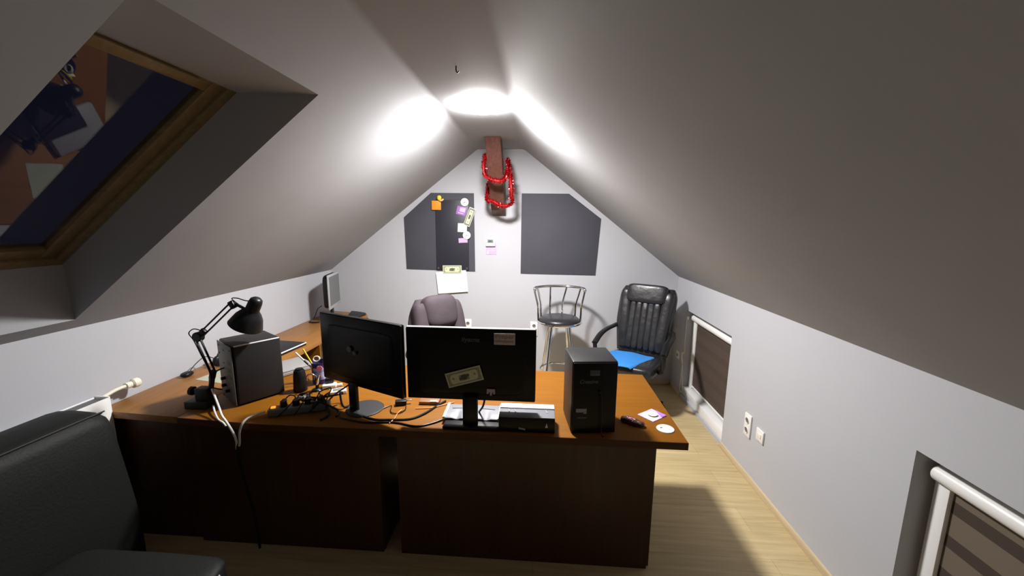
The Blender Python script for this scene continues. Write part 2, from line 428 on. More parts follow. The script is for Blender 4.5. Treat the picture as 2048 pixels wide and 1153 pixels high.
def blind(Y, Z, bottom, label, stripes, light, dark, group, cord=False):
    y0, y1 = Y; ztop = Z[1] - .042; xc = 1.535; r = .032
    t = thing('roller_blind', label, 'blind', (xc, (y0 + y1) / 2, bottom), group=group)
    b = MB(); b.lathe([(0, 0), (r * .9, 0), (r, .004), (r, y1 - y0 - .050), (r * .9, y1 - y0 - .046), (0, y1 - y0 - .046)], (xc, y0 + .022, ztop - r), (0, 1, 0), 28)
    b.box((xc + .018, (y0 + y1) / 2, ztop - r + .01), (.02, y1 - y0 - .04, .045), bev=.003)
    b.build('cassette', PVC, t)
    for y in (y0 + .052, y1 - .052): b = MB(); b.box((xc + .008, y, (ztop + bottom) / 2 - r), (.026, .056, ztop - bottom - .03), bev=.004); b.build('side_rail', PVC, t)
    zt = ztop - 2 * r; zb = bottom + .018; b = MB(); z = zt; k = 0
    while z > zb + .002:
        h = min(z - zb, stripes[k % 2] if k else stripes[0] * .5); mt = light if k % 2 == 0 else dark
        b.box((xc + .012, (y0 + y1) / 2, z - h / 2), (.0015, y1 - y0 - .155, h), m=mt); z -= h; k += 1
    b.build('fabric', dark, t, smooth=False)
    b = MB(); b.box((xc + .012, (y0 + y1) / 2, bottom + .010), (.012, y1 - y0 - .155, .018), bev=.005); b.build('bottom_bar', PVC, t)
    if cord:
        b = MB(); yc = y1 - .045
        x = 1.458
        b.tube([(x, yc, .82), (x - .003, yc - .002, .60), (x, yc, .50), (x, yc + .012, .46)], .0035, 6)
        b.tube([(x, yc, .48), (x - .004, yc + .03, .47), (x - .004, yc + .042, .42), (x, yc + .03, .36)], .008, 6, flat=.5)
        b.tube([(x, yc + .028, .36), (x, yc + .036, .22), (x, yc + .045, .10), (x, yc + .02, .06), (x, yc - .02, .09), (x, yc - .006, .22), (x, yc + .018, .34)], .0035, 6)
        b.box((x + .005, yc, .83), (.02, .02, .03), bev=.004)
        b.build('cord_loop', CREAM, t)
blind(W1, ZW1, .10, 'striped taupe roller blind in the near low window at the right edge', (.088, .048), FABL, FABD, None)
blind(W2, ZW2, .135, 'plain dark brown roller blind with hanging cord in the far low window', (.075, .055), FABM, mat('blind_mid2', (0.075, 0.055, 0.045), .8, spec=.2), None, cord=True)

# ceiling lamp: the only light
LX, LY = -0.385, 2.66
t = thing('ceiling_lamp', 'glowing round white lamp on the flat ceiling strip', 'ceiling lamp', (LX, LY, ZC))
b = MB(); b.cyl((LX, LY, ZC), (LX, LY, ZC - .020), .117, n=48, bev=.003); b.build('base', WHITE, t)
b = MB(); b.lathe([(.116, .0195), (.121, .020), (.120, .023), (.112, .027), (.08, .030), (0, .031)], (LX, LY, ZC), (0, 0, -1), 48); b.build('diffuser', LAMPG, t)
b = MB(); b.tube([(-.412, 2.013, ZC), (-.412, 2.013, ZC - .02), (-.406, 2.013, ZC - .03), (-.398, 2.013, ZC - .024)], .003, 6)
tag(b.build('ceiling_hook', BLACK), 'tiny dark hook in the ceiling in front of the lamp', 'hook')

# diagonal beam between the ceiling and the far wall
def beam():
    x0, x1 = -.490, -.352
    b = MB(); b.prism([(3.575, ZC - .002), (3.76, ZC - .002), (YE - .002, 1.97), (YE - .002, 1.803), (4.06, 1.86)], 'x', x0, x1, bev=.004)
    tag(b.build('wooden_beam', BEAM), 'dark brown wooden beam slanting from the ceiling down to the far wall', 'beam')
beam()
def garland():
    # loops wound round the beam
    path = [(-.512, 3.82, 2.37), (-.525, 3.76, 2.27), (-.512, 3.74, 2.17), (-.45, 3.72, 2.125), (-.37, 3.72, 2.11), (-.325, 3.77, 2.14), (-.31, 3.86, 2.22), (-.315, 3.96, 2.34),
            (-.300, 3.93, 2.28), (-.285, 3.86, 2.18), (-.275, 3.82, 2.08), (-.268, 3.84, 1.99), (-.265, 3.88, 1.92), (-.32, 3.88, 1.895), (-.385, 3.885, 1.90), (-.45, 3.89, 1.935), (-.505, 3.92, 1.945), (-.525, 3.99, 1.985), (-.52, 4.04, 2.07), (-.51, 4.05, 2.14)]
    b = MB(); b.tube(path, .012, 7, m=REDB, steps=4)
    P = [V(p) for p in path]; rnd = random.Random(3)
    for i in range(len(P) - 1):
        L = (P[i + 1] - P[i]).length; n = int(L / .00028)
        for k in range(n):
            c = P[i].lerp(P[i + 1], rnd.random()) + V((rnd.uniform(-1, 1), rnd.uniform(-1, 1), rnd.uniform(-1, 1))) * .004
            d = V((rnd.gauss(0, 1), rnd.gauss(0, 1), rnd.gauss(0, 1))).normalized()
            s_ = d.cross(V((rnd.gauss(0, 1), rnd.gauss(0, 1), rnd.gauss(0, 1)))).normalized() * rnd.uniform(.0010, .0030)
            ln = rnd.uniform(.014, .034); e = c + d * ln
            if e.x > -.478 and e.x < -.364 and e.y > 3.9 and False: continue
            b.quad([c - s_, c + s_, e + s_, e - s_], m=REDGLINT if rnd.random() < .06 else RED)
    o = b.build('tinsel_garland', RED, smooth=False)
    tag(o, 'shiny red tinsel garland wound in loops round the wooden beam', 'garland')
garland()

# painted panels on the far wall
YF = YE
def wall_panel(poly, label):
    b = MB(); b.prism(poly, 'y', YF - .006, YF, bev=.001)
    tag(b.build('wall_panel', PANEL), label, 'wall panel', 'dark grey wall panels')
wall_panel([(-1.436, 1.226), (-.681, 1.210), (-.689, 2.036), (-1.146, 2.039), (-1.446, 1.782)], 'dark grey clipped-corner wall panel left of the beam, behind the magnetic board')
wall_panel([(-.190, 1.196), (.603, 1.190), (.637, 1.782), (.300, 2.034), (-.188, 2.036)], 'empty dark grey clipped-corner wall panel right of the beam')
t = thing('magnetic_board', 'tall black magnetic board hung over the left grey wall panel', 'board', (-.92, YF - .006, 1.22))
b = MB(); b.box((-.922, YF - .016, 1.594), (.352, .010, .742), bev=.004); b.build('board_panel', GBOARD, t)
for x, z in ((-1.078, 1.245), (-.768, 1.245), (-1.078, 1.945), (-.768, 1.945)):
    b = MB(); b.cyl((x, YF - .021, z), (x, YF - .025, z), .011, n=20, bev=.001); b.build('screw', STEEL if z < 1.3 else GBOARD, t)
YM = YF - .0212
def card(name, c, sx, sz, tilt, m, label, cat, group=None, depth=.003, y=YM, bev=.0012, layers=()):
    M = Matrix.Translation(V((c[0], y - depth / 2, c[1]))) @ Matrix.Rotation(tilt, 4, 'Y')
    b = MB(M); b.box((0, 0, 0), (sx, depth, sz), bev=bev, m=m)
    for i, (lx, lz, lw, lh, lm) in enumerate(layers): b.box((lx, -depth / 2 - .0003 * (i + 1), lz), (lw, .0006, lh), m=lm)
    return tag(b.build(name, m), label, cat, group)
card('magnet', (-1.085, 1.909), .098, .095, 0, ORANGE, 'square orange magnet at the top left of the black magnetic board', 'magnet', depth=.008, y=YM)
b = MB(); b.pill((-1.048, YM - .02, 1.985), (.044, .028, .052), .8, .8, 10, m=YELLOW); b.pill((-1.030, YM - .022, 1.958), (.042, .024, .022), .9, .9, 8, m=SKIN); b.cyl((-1.008, YM - .020, 1.968), (-1.008, YM - .032, 1.968), .009, n=14, m=SKIN)
tag(b.build('magnet', YELLOW), 'small lumpy yellow magnet above the corner of the orange square', 'magnet')
def round_magnet(x, z, label):
    b = MB(); b.cyl((x, YM - .004, z), (x, YM - .012, z), .042, n=40, bev=.002, m=WHITE)
    b.box((x, YM - .0124, z - .002), (.026, .0006, .005), m=GREYINK, rot=(0, -.4, 0)); b.box((x - .006, YM - .0124, z - .007), (.012, .0006, .003), m=GREYINK)
    tag(b.build('magnet', WHITE), label, 'magnet')
round_magnet(-.783, 1.942, 'upper round white magnet on the black board, above the purple card')
round_magnet(-.765, 1.599, 'lower round white magnet on the black board, under the white square note')
card('card', (-.822, 1.853), .098, .088, .22, PURPLE, 'tilted purple card with a pink print below the upper round magnet', 'card', layers=((.012, .012, .055, .04, PINK), (.0, -.025, .06, .008, PINK)))
def bill(M, name, label, face=1):
    b = MB(M); b.box((0, 0, 0), (.205, .0016, .086), m=BILLE); e = -.0012
    b.box((0, e, 0), (.190, .0006, .072), m=BILLG)
    b.prism([(-.080, -.012), (-.072, -.028), (.066, -.028), (.078, -.016), (.080, .018), (.070, .028), (-.066, .026), (-.080, .014)], 'y', e - .0009, e - .0004, m=BILLC)
    b.box((0, e - .0012, -.002), (.058, .0006, .034), m=BILLG); b.lathe([(0, 0), (.016, 0), (.016, .0006), (0, .0006)], (0, e - .0015, 0), (0, -1, 0), 20, m=BILLD, sx=1.3)
    b.box((-.022, e - .0016, -.006), (.016, .0006, .014), m=BILLD); b.box((.024, e - .0016, .006), (.014, .0006, .010), m=BILLD)
    for x in (-.062, .062): b.lathe([(0, 0), (.007, 0), (.007, .0006), (0, .0006)], (x, e - .001, .004), (0, -1, 0), 14, m=BILLG)
    return tag(b.build(name, BILLG, smooth=False), label, 'banknote')
card('banknote', (-.733, 1.790), .070, .198, .37, BILLE, 'pale banknote pinned slantwise on the right of the black board', 'banknote', depth=.002, y=YM - .004,
     layers=((0, 0, .058, .180, STRIP), (0, 0, .040, .150, BILLC), (0, 0, .020, .045, BILLD), (0, .055, .018, .012, BILLG), (0, -.055, .018, .012, BILLG)))
card('note', (-.812, 1.677), .098, .092, .06, WHITE, 'blank white square note right of centre on the black board', 'note')
card('card', (-.806, 1.544), .096, .050, -.05, MAUVE, 'small purple card half under the lower round magnet', 'card', y=YM, layers=((-.022, -.008, .03, .008, PINK), (0, .016, .08, .003, LILAC)))
bill(facing((-.927, YM - .006, 1.232), 0) @ Matrix.Rotation(-PI / 2, 4, 'X') @ Matrix.Rotation(-.015, 4, 'Y'), 'banknote', 'green banknote holding the white sheet at the bottom of the black board')
M = Matrix.Translation(V((-.932, YM - .002, 1.094))) @ Matrix.Rotation(-.09, 4, 'Y')
b = MB(M); b.box((0, 0, 0), (.330, .0008, .236)); tag(b.build('paper_sheet', PAPER, smooth=False), 'blank white paper sheet hanging below the black board', 'paper')
# thermostat with the purple card behind it
card('card', (-.507, 1.482), .112, .172, 0, LILAC, 'lilac card on the far wall behind the thermostat', 'card', y=YF - .0005, layers=((0, -.045, .09, .012, PINK), (-.036, -.068, .016, .030, WHITE)))
t = thing('thermostat', 'white wall thermostat with grey display, below the beam', 'thermostat', (-.512, YF - .004, 1.49))
b = MB(); b.box((-.512, YF - .018, 1.532), (.102, .026, .092), bev=.006); b.build('housing', WHITE, t)
b = MB(); b.box((-.512, YF - .0315, 1.540), (.062, .0015, .038), bev=.0006); b.build('display', LCD, t)
b = MB(); b.box((-.514, YF - .033, 1.540), (.034, .0008, .014)); b.build('digits', GREYINK, t)

# ------------------------------------------------------------------ sockets
def socket(c, side, label, n=1, vertical=True, blank=False):
    """side 'y' = on the far wall, 'x' = on the right wall"""
    M = Matrix.Translation(V(c)) @ (Matrix.Identity(4) if side == 'y' else Matrix.Rotation(-PI / 2, 4, 'Z'))
    if side == 'x': M = Matrix.Translation(V(c)) @ Matrix.Rotation(PI / 2, 4, 'Z') @ Matrix.Rotation(PI, 4, 'Z') @ Matrix.Identity(4)
    name = 'data_outlet' if blank else 'wall_socket'
    t = thing(name, label, 'socket', c); WM[t] = Matrix.Translation(V(c))
    s = 1 if side == 'y' else 1
    h = .080 * n if not blank else .082
    b = MB(M); b.box((0, -.006, 0), (.080, .011, h), bev=.003); b.build('cover_plate', WHITE, t)
    if blank:
        b = MB(M); b.box((0, -.013, .0), (.040, .003, .030), bev=.001); b.build('insert', CREAM, t)
        return t
    for k in range(n):
        z = (k - (n - 1) / 2) * .070
        b = MB(M); b.lathe([(.021, .0), (.0225, .0035), (.0205, .0045), (.0195, .001), (0, .0005)], (0, -.0115, z), (0, -1, 0), 28, m=WHITE)
        b.lathe([(0, .0006), (.0185, .0012), (.0185, .0014), (0, .0014)], (0, -.0115, z), (0, -1, 0), 24, m=STRIP)
        for x in (-.0095, .0095): b.cyl((x, -.0125, z), (x, -.0145, z), .003, n=10, m=INK)
        b.cyl((0, -.0125, z + .012), (0, -.018, z + .012), .0025, n=8, m=STEEL)
        b.build('outlet', WHITE, t)
    return t
socket((-.766, YF, .600), 'y', 'white double wall socket on the far wall beside the plum chair', 2)
socket((-.036, YF, .590), 'y', 'white double wall socket on the far wall left of the bar stool', 2)
def socket_x(y, z, label, n, blank=False):
    t = socket((XR, y, z), 'x', label, n, blank=blank)
socket_x(4.02, .400, 'white wall socket in the shadow beside the far low window', 1)
socket_x(2.630, .372, 'white double wall socket on the right wall between the two low windows', 2)
socket_x(2.478, .380, 'small white data outlet plate on the right wall beside the double socket', 1, True)

# ------------------------------------------------------------------ radiator on the left wall
t = thing('radiator', 'white panel radiator low on the left wall behind the sofa', 'radiator', (-2.24, 1.4, .15))
b = MB(); b.box((-2.200, 1.315, .52), (.014, .90, .62), bev=.005); b.build('front_panel', PVC, t)
b = MB(); b.box((-2.275, 1.315, .52), (.010, .90, .62), bev=.004); b.build('back_panel', PVC, t)
b = MB()
for k in range(26): b.box((-2.238, .885 + k * .034, .51), (.058, .004, .56))
b.build('fins', STRIP, t)
b = MB(); b.box((-2.238, 1.315, .822), (.066, .89, .004))
for k in range(24): b.box((-2.212, .90 + k * .036, .8245), (.010, .016, .002), m=GREYINK)

b.build('top_grille', PVC, t)
b = MB(); b.box((-2.238, 1.768, .52), (.084, .010, .63), bev=.003); b.build('end_panel', PVC, t)
b = MB(); b.tube([(-2.236, 1.765, .825), (-2.238, 1.84, .838), (-2.240, 1.92, .835)], .009, 8); b.cyl((-2.240, 1.89, .836), (-2.240, 1.925, .836), .017, n=20); b.build('valve_pipe', CREAM, t)
b = MB(); b.lathe([(0, 0), (.020, 0), (.026, .006), (.026, .030), (.022, .036), (0, .037)], (-2.240, 1.922, .836), (0.15, 1, 0), 26); b.build('valve_knob', CREAM, t)

# ------------------------------------------------------------------ desks
ZD, TD = .750, .036
t = thing('desk', 'wide cherry-brown desk across the room with shade-darkened front panels', 'desk', (-.55, 2.1, 0))
b = MB(); b.prism([(-1.809, 1.742), (-1.35, 1.714), (.700, 1.714), (.700, 2.534), (-1.809, 2.572)], 'z', ZD - TD, ZD, bev=.0015); b.build('desktop', DESK, t)
b = MB(); b.prism([(-1.809, 1.7415), (-1.35, 1.7135), (.7005, 1.7135), (.7005, 1.7105), (-1.35, 1.7105), (-1.809, 1.7385)], 'z', ZD - TD, ZD - .0005); b.build('edge_shade', wood('shaded_edge_wood', (0.060, 0.020, 0.007), (0.085, 0.032, 0.010), 0.5, axis=0, spec=0.25), t, smooth=False, label='front edge strip painted dark as shade')  # added strip, coloured dark for the shade on the desktop's front edge
b = MB(); b.box((-.06, 1.80, .357), (1.27, .018, .714)); b.build('front_panel', DESK_SHADED, t, smooth=False)
b = MB(); b.box((-1.300, 1.800, .357), (1.016, .018, .714)); b.build('front_panel', DESK_SHADED, t, smooth=False)
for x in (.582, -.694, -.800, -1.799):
    b = MB(); b.box((x, 2.12, .357), (.018, .62, .714)); b.build('side_panel', DESK_SHADED, t, smooth=False)
t = thing('side_desk', 'long cherry-brown side desk running along the left wall to the far wall', 'desk', (-2.05, 3, 0))
b = MB(); b.prism([(-2.288, 1.776), (-1.812, 1.745), (-1.812, 3.99), (-1.850, 4.055), (-2.288, 4.150)], 'z', ZD - TD, ZD, bev=.0015); b.build('desktop', wood('side_desk_veneer', (0.25, 0.108, 0.024), (0.33, 0.150, 0.038), 0.42, spec=0.35, axis=1), t)
for y in (1.82, 3.06, 4.0):
    b = MB(); b.box((-2.050, y, .357), (.476, .018, .714)); b.build('support_panel', DESK_SHADED if y < 2 else DESK, t, smooth=False)

# ------------------------------------------------------------------ sofa
def sofa():
    t = thing('leather_sofa', 'black leather sofa in the near left corner by the radiator', 'sofa', (-1.7, .6, 0))
    # back cushion: profile swept along y
    prof = [(-2.175, .10), (-2.175, .80), (-2.160, .872), (-2.125, .898), (-2.06, .905), (-1.975, .900), (-1.925, .880), (-1.905, .835), (-1.885, .70), (-1.855, .50), (-1.835, .34), (-1.835, .12)]
    b = MB(); bm = bmesh.new(); rows = []
    cen = V((-1.98, .5))
    ysn = [(-.62, .0), (-.615, .95), (-.60, .99), (-.57, 1)] + [(-.5 + .2 * k, 1) for k in range(10)] + [(1.46, 1), (1.50, .985), (1.525, .95), (1.535, .90), (1.537, .0)]
    for y, s_ in ysn:
        rows.append([bm.verts.new((cen.x + (p[0] - cen.x) * s_, y, cen.y + (p[1] - cen.y) * s_)) for p in prof])
    for A, B in zip(rows, rows[1:]):
        for k in range(len(prof)):
            k2 = (k + 1) % len(prof)
            bm.faces.new((A[k], A[k2], B[k2], B[k]))
    bmesh.ops.remove_doubles(bm, verts=bm.verts, dist=1e-5); bmesh.ops.recalc_face_normals(bm, faces=bm.faces)
    b.sharp = 60; b._merge(bm); b.build('backrest', SOFA, t)
    b = MB(); b.tube([(-1.932, -.55, .889), (-1.932, .5, .889), (-1.932, 1.44, .889), (-1.94, 1.505, .876), (-1.95, 1.53, .84)], .0035, 6, steps=3); b.build('seam', STITCH, t)
    def soft(p): return V((p.x, p.y, p.z * (1 - .10 * (p.x ** 2 + p.y ** 2) / 2)))
    b = MB(); b.pill((-1.510, .37, .345), (.67, 1.86, .20), .22, .16, 16, fn=soft); b.build('seat', SOFA, t)
    b = MB(); b.tube([(-1.187, -.5, .405), (-1.187, .4, .407), (-1.187, 1.22, .405)], .004, 6, steps=3); b.build('edge_highlight', SILVER, t, label='painted highlight along the seat edge')  # pale tube painted in as the highlight on the seat's front edge
    b = MB(); b.box((-1.50, .37, .17), (.58, 1.80, .18), bev=.02); b.build('base', SOFA, t)
    for x in (-1.26, -1.74):
        for y in (-.42, 1.16): b = MB(); b.cyl((x, y, 0), (x, y, .085), .022, .03, n=16); b.build('leg', BLACK, t)
sofa()

# ------------------------------------------------------------------ office chairs
def office_chair(name, label, locn, rz, M_, style):
    t = thing(name, label, 'chair', locn, rz)
    R = WM[t]
    rec = math.radians(-14)
    top = 1.13 if style == 'exec' else 1.125
    B0 = .48; H = top - B0
    Bk = R @ Matrix.Translation(V((0, .20, B0))) @ Matrix.Rotation(rec, 4, 'X')     # local: x across, z up the back
    # outline: narrower at the bottom, rounded shoulders
    def prof(z):      # half width at unit height
        if style == 'exec': w = .238 + .034 * min(1, z * 2.2); k = max(0, (z - .84) / .16); return w * (1 - .13 * k * k) if k < 1 else w * .87
        w = .20 + .045 * min(1, z * 2); k = max(0, (z - .62) / .38); return w * (1 - .42 * k * k)
    def slab(y0, y1, sh, n=20, bow=.0):
        bm = bmesh.new(); rows = []
        for i in range(n + 1):
            z = i / n; w = prof(z) * sh; zz = .0 + z * H * (1 if sh == 1 else .985)
            yo = .03 * math.sin(z * PI) * -1
            e = .018
            pts = [(-w, y1 - e), (-w + e * .6, y1), (w - e * .6, y1), (w, y1 - e), (w, y0 + e), (w - e, y0), (0, y0 - bow), (-w + e, y0), (-w, y0 + e)]
            rows.append([bm.verts.new((x, y + yo, zz)) for x, y in pts])
        for A, C in zip(rows, rows[1:]):
            for k in range(9): bm.faces.new((A[k], A[(k + 1) % 9], C[(k + 1) % 9], C[k]))
        bm.faces.new(rows[0]); bm.faces.new(rows[-1][::-1]); bmesh.ops.recalc_face_normals(bm, faces=bm.faces)
        return bm
    b = MB(Bk); b.sharp = 50; b._merge(slab(-.035, .035, 1)); b.build('backrest', M_, t)
    if style == 'exec':
        # five upright channels
        b = MB(Bk); b.sharp = 80
        for k in range(5):
            x = (k - 2) * .056
            def wr(p, k=k): return V((p.x * (1 + .04 * math.sin(p.z * 5 + k)), p.y * (1 + .10 * math.sin(p.z * 7 + k * 2)), p.z))
            b.pill((x * 1.02, -.064, H * .42), (.062, .040, H * .72), .30, .55, 16, fn=wr)
        b.build('centre_cushion', M_, t)
        for s_ in (-1, 1):
            def wr(p): return V((p.x, p.y * (1 + .12 * math.sin(p.z * 9 + s_)), p.z))
            b = MB(Bk); b.sharp = 80; b.pill((s_ * .192, -.050, H * .50), (.115, .075, H * .90), .42, .8, 18, fn=wr, rot=(0, s_ * .06, 0)); b.build('side_bolster', M_, t)
        b = MB(Bk); b.sharp = 80; b.pill((0, -.050, H * .895), (.395, .110, .185), .35, .45, 16); b.build('headrest', M_, t)
    else:
        for s_ in (-1, 1):
            b = MB(Bk); b.sharp = 80; b.pill((s_ * .165, -.070, H * .56), (.135, .15, H * .78), .5, .8, 16, rot=(0, -s_ * .05, 0)); b.build('side_bolster', M_, t)
        b = MB(Bk); b.sharp = 80; b.pill((.01, -.085, H * .82), (.300, .170, H * .42), .55, .6, 16); b.build('headrest', M_, t)
        b = MB(Bk); b.sharp = 80; b.pill((0, -.052, H * .36), (.27, .09, H * .55), .5, .6, 16); b.build('centre_cushion', M_, t)
    T = lambda: MB(R)
    b = T(); b.sharp = 80; b.pill((0, -.03, .440), (.50, .50, .12), .4, .35, 14); b.build('seat', M_, t)
    b = T(); b.box((0, 0, .365), (.26, .30, .03), bev=.01); b.build('tilt_mechanism', BLACK, t)
    for s_ in (-1, 1):
        b = T(); b.sharp = 60
        b.tube([(s_ * .24, .245, .74), (s_ * .285, .19, .715), (s_ * .305, .06, .705), (s_ * .31, -.08, .685), (s_ * .315, -.20, .625)], lambda u: .031, 12, flat=.6, steps=6)
        b.tube([(s_ * .315, -.195, .625), (s_ * .31, -.185, .56), (s_ * .295, -.13, .47), (s_ * .24, -.05, .41), (s_ * .12, 0, .375)], .021, 10, flat=.8)
        b.build('armrest', BLACK, t)
    b = T(); b.cyl((0, 0, .10), (0, 0, .36), .026, n=20); b.cyl((0, 0, .10), (0, 0, .20), .034, n=20); b.build('gas_lift', BLACK, t)
    for k in range(5):
        a = 2 * PI * k / 5 + .3; c, s2 = math.cos(a), math.sin(a)
        b = T(); b.tube([(0, 0, .115), (c * .15, s2 * .15, .105), (c * .28, s2 * .28, .075)], .020, 8, flat=.8); b.build('leg', BLACK, t)
        b = T(); b.cyl((c * .28 - s2 * .024, s2 * .28 + c * .024, .027), (c * .28 + s2 * .024, s2 * .28 - c * .024, .027), .027, n=18, bev=.004); b.cyl((c * .28, s2 * .28, .03), (c * .28, s2 * .28, .07), .007, n=8); b.build('caster', BLACK, t)
    return t
office_chair('office_chair', 'black leather high-back office armchair with a blue cloth on its seat', (.915, 3.63, 0), math.radians(-32), LEATH, 'exec')
office_chair('office_chair', 'plum grey padded office chair behind the right monitor', (-.650, 2.93, 0), math.radians(42), PLUM, 'plum')
# blue cloth on the seat
def cloth():
    bm = bmesh.new(); n = 18; g = {}
    R = Matrix.Translation(V((.815, 3.600, 0))) @ Matrix.Rotation(math.radians(-38), 4, 'Z')
    for i in range(n + 1):
        for j in range(n + 1):
            u, v = i / n * 2 - 1, j / n * 2 - 1
            x, y = u * .205 + .03 * v, v * .205 - .035 + .02 * u
            z = .506 + .004 * math.sin(5 * u + 2 * v) - .035 * max(0, -v - .75) - (.012 if abs(u) > .9 else 0)
            rr = max(abs(u), abs(v)); x *= 1 - .05 * (abs(u * v)) ** 3; y *= 1 - .05 * abs(u * v) ** 3
            g[i, j] = bm.verts.new(R @ V((x, y, z)))
    for i in range(n):
        for j in range(n): bm.faces.new((g[i, j], g[i + 1, j], g[i + 1, j + 1], g[i, j + 1]))
    b = MB(); b._merge(bm); o = b.build('seat_cloth', BLUE); b
    md = o.modifiers.new('s', 'SOLIDIFY'); md.thickness = .012
    md = o.modifiers.new('b', 'BEVEL'); md.width = .004; md.segments = 2
    tag(o, 'bright blue folded cloth on the seat of the leather armchair', 'cloth')
cloth()

# ------------------------------------------------------------------ bar stool
def stool():
    cx, cy, zs = .214, 3.80, .775
    t = thing('bar_stool', 'chrome bar stool with a round black seat and spindle back by the far wall', 'stool', (cx, cy, 0))
    T = MB
    b = T(); b.lathe([(0, 0), (.185, 0), (.200, .012), (.198, .030), (.175, .048), (.11, .058), (0, .062)], (cx, cy, zs), (0, 0, 1), 48); b.sharp = 80; b.build('seat', LEATH, t)
    b = T(); b.tube([(cx + .210 * math.cos(a), cy + .210 * math.sin(a), zs + .006) for a in [2 * PI * k / 32 for k in range(32)]], .012, 10, smooth=False, closed=True)
    b.lathe([(0, -.02), (.10, -.02), (.19, -.004), (.19, 0), (0, 0)], (cx, cy, zs), (0, 0, 1), 32); b.build('seat_ring', CHROME, t)
    for k in range(4):
        a = PI / 4 + PI / 2 * k + .12; c, s_ = math.cos(a), math.sin(a)
        b = T(); b.tube([(cx + c * .12, cy + s_ * .12, zs - .01), (cx + c * .165, cy + s_ * .165, .45), (cx + c * .235, cy + s_ * .235, .012)], .012, 12, steps=5); b.build('leg', CHROME, t)
        b = T(); b.cyl((cx + c * .237, cy + s_ * .237, 0), (cx + c * .235, cy + s_ * .235, .022), .016, n=14); b.build('foot', RUBBER, t)
    b = T(); b.tube([(cx + .182 * math.cos(a), cy + .182 * math.sin(a), .285) for a in [2 * PI * k / 32 for k in range(32)]], .010, 10, smooth=False, closed=True); b.build('footrest', CHROME, t)
    # curved top rail, open towards the front-left
    arcp = []; n = 16; a0, a1 = math.radians(196), math.radians(-16)
    zr = lambda u: 1.095 + .008 * math.sin(u * PI)
    for k in range(n + 1):
        u = k / n; a = a0 + (a1 - a0) * u
        arcp.append((cx - .004 + .250 * math.cos(a), cy + .030 + .155 * math.sin(a) , zr(u)))
    b = T(); b.tube(arcp, .0125, 12, smooth=False, flat=1.0)
    for p in (arcp[0], arcp[-1]): b.pill(p, (.034, .034, .034), 1, 1, 8)
    b.build('top_rail', CHROME, t)
    for u, af in ((.04, 185), (.22, 150), (.41, 115), (.59, 80), (.78, 38), (.96, 0)):
        k = u * n; i = int(k); P = V(arcp[i]).lerp(V(arcp[min(i + 1, n)]), k - i); a = math.radians(af)
        q = V((cx + .206 * math.cos(a), cy + .206 * math.sin(a), zs + .01)); mid = V((q.x + (P.x - q.x) * .12, q.y + (P.y - q.y) * .2, .93))
        b = T(); b.tube([q, q.lerp(mid, .5), mid, mid.lerp(P, .5), P], .0098, 10, steps=4); b.build('spindle', CHROME, t)
stool()

# ------------------------------------------------------------------ monitors on the desk (seen from behind)
def monitor(name, label, pa, pb, z0, z1, neck, base, silver_top=True, round_base=False, thin=.012):
    """pa, pb: ground points of the left and right edge of the back, seen from the camera"""
    pa, pb = V((*pa, 0)), V((*pb, 0)); c = (pa + pb) / 2; d = (pb - pa); w_ = d.length; rz = math.atan2(d.y, d.x); h = z1 - z0
    t = thing(name, label, 'monitor', (c.x, c.y, ZD), rz); R = WM[t]; zc = z0 - ZD + h / 2
    b = MB(R); b.box((0, .016, zc), (w_, .022, h), bev=.006)
    b.pill((0, .014, zc - .01), (w_ * .84, .028, h * .78), .22, .22, 12); b.build('back_cover', GLOSSB, t)
    b = MB(R); b.box((0, .0295, zc), (w_, .006, h), bev=.002); b.build('bezel', BLACK, t)
    b = MB(R); b.box((0, .0335, zc + .006), (w_ - .02, .002, h - .036)); b.build('screen', SCREEN, t)
    b = MB(R); b.box((0, .018, z1 - ZD + .0012), (w_ - .008, .024, .0035), bev=.0015); b.build('top_edge', SILVER if silver_top else BLACK, t, label='painted glint along the top edge' if silver_top else None)
    nx_, nw = neck
    b = MB(R); b.box((nx_, -.012, (z0 - ZD + .025) / 2 + .004), (nw, .024, z0 - ZD + .025), bev=.007); b.build('neck', BLACK, t)
    b = MB(R)
    if round_base: b.lathe([(0, 0), (base[0] / 2, 0), (base[0] / 2 + .002, .004), (base[0] / 2 - .004, .009), (0, .012)], (nx_ + base[2], base[3], 0), (0, 0, 1), 40)
    else: b.box((nx_ + base[2], base[3], thin / 2), (base[0], base[1], thin), bev=thin * .4)
    b.build('stand_base', BLACKM if round_base else BLACK, t)
    return t, R, w_, zc, rz
t, R, w_, zc, rz = monitor('monitor', 'right black monitor seen from behind, with a banknote stuck on its back', (-.630, 1.785), (-.003, 1.785), .880, 1.240, (0.0, .074), (.280, .185, .008, .042), thin=.018)
def on_back(x, z, y=1.7955): return (x, y - .0180, z)
text('iiyama', .030, facing(on_back(-.315, 1.190)), GREYINK, 'logo', t, italic=.2, bold=True, sx=1.15)
b = MB(); b.box(on_back(-.152, 1.197, 1.7955), (.100, .0012, .055), bev=.0005); stk = b.build('sticker', STICK, t, label='worn pinkish sticker')
text('Proper', .026, facing(on_back(-.152, 1.209, 1.7945)), STICKR, 'sticker_text', stk, bold=True, sx=1.2)
text('windows', .018, facing(on_back(-.152, 1.187, 1.7945)), STICKR, 'sticker_text', stk, bold=True, sx=1.3)
b = MB(); b.prism([(-.236, .948), (-.197, .947), (-.196, .922), (-.204, .921), (-.208, .934), (-.213, .914), (-.220, .914), (-.224, .935), (-.230, .922), (-.237, .923)], 'y', 1.776, 1.7774); b.build('label_patch', STICK, t, label='torn pale label')
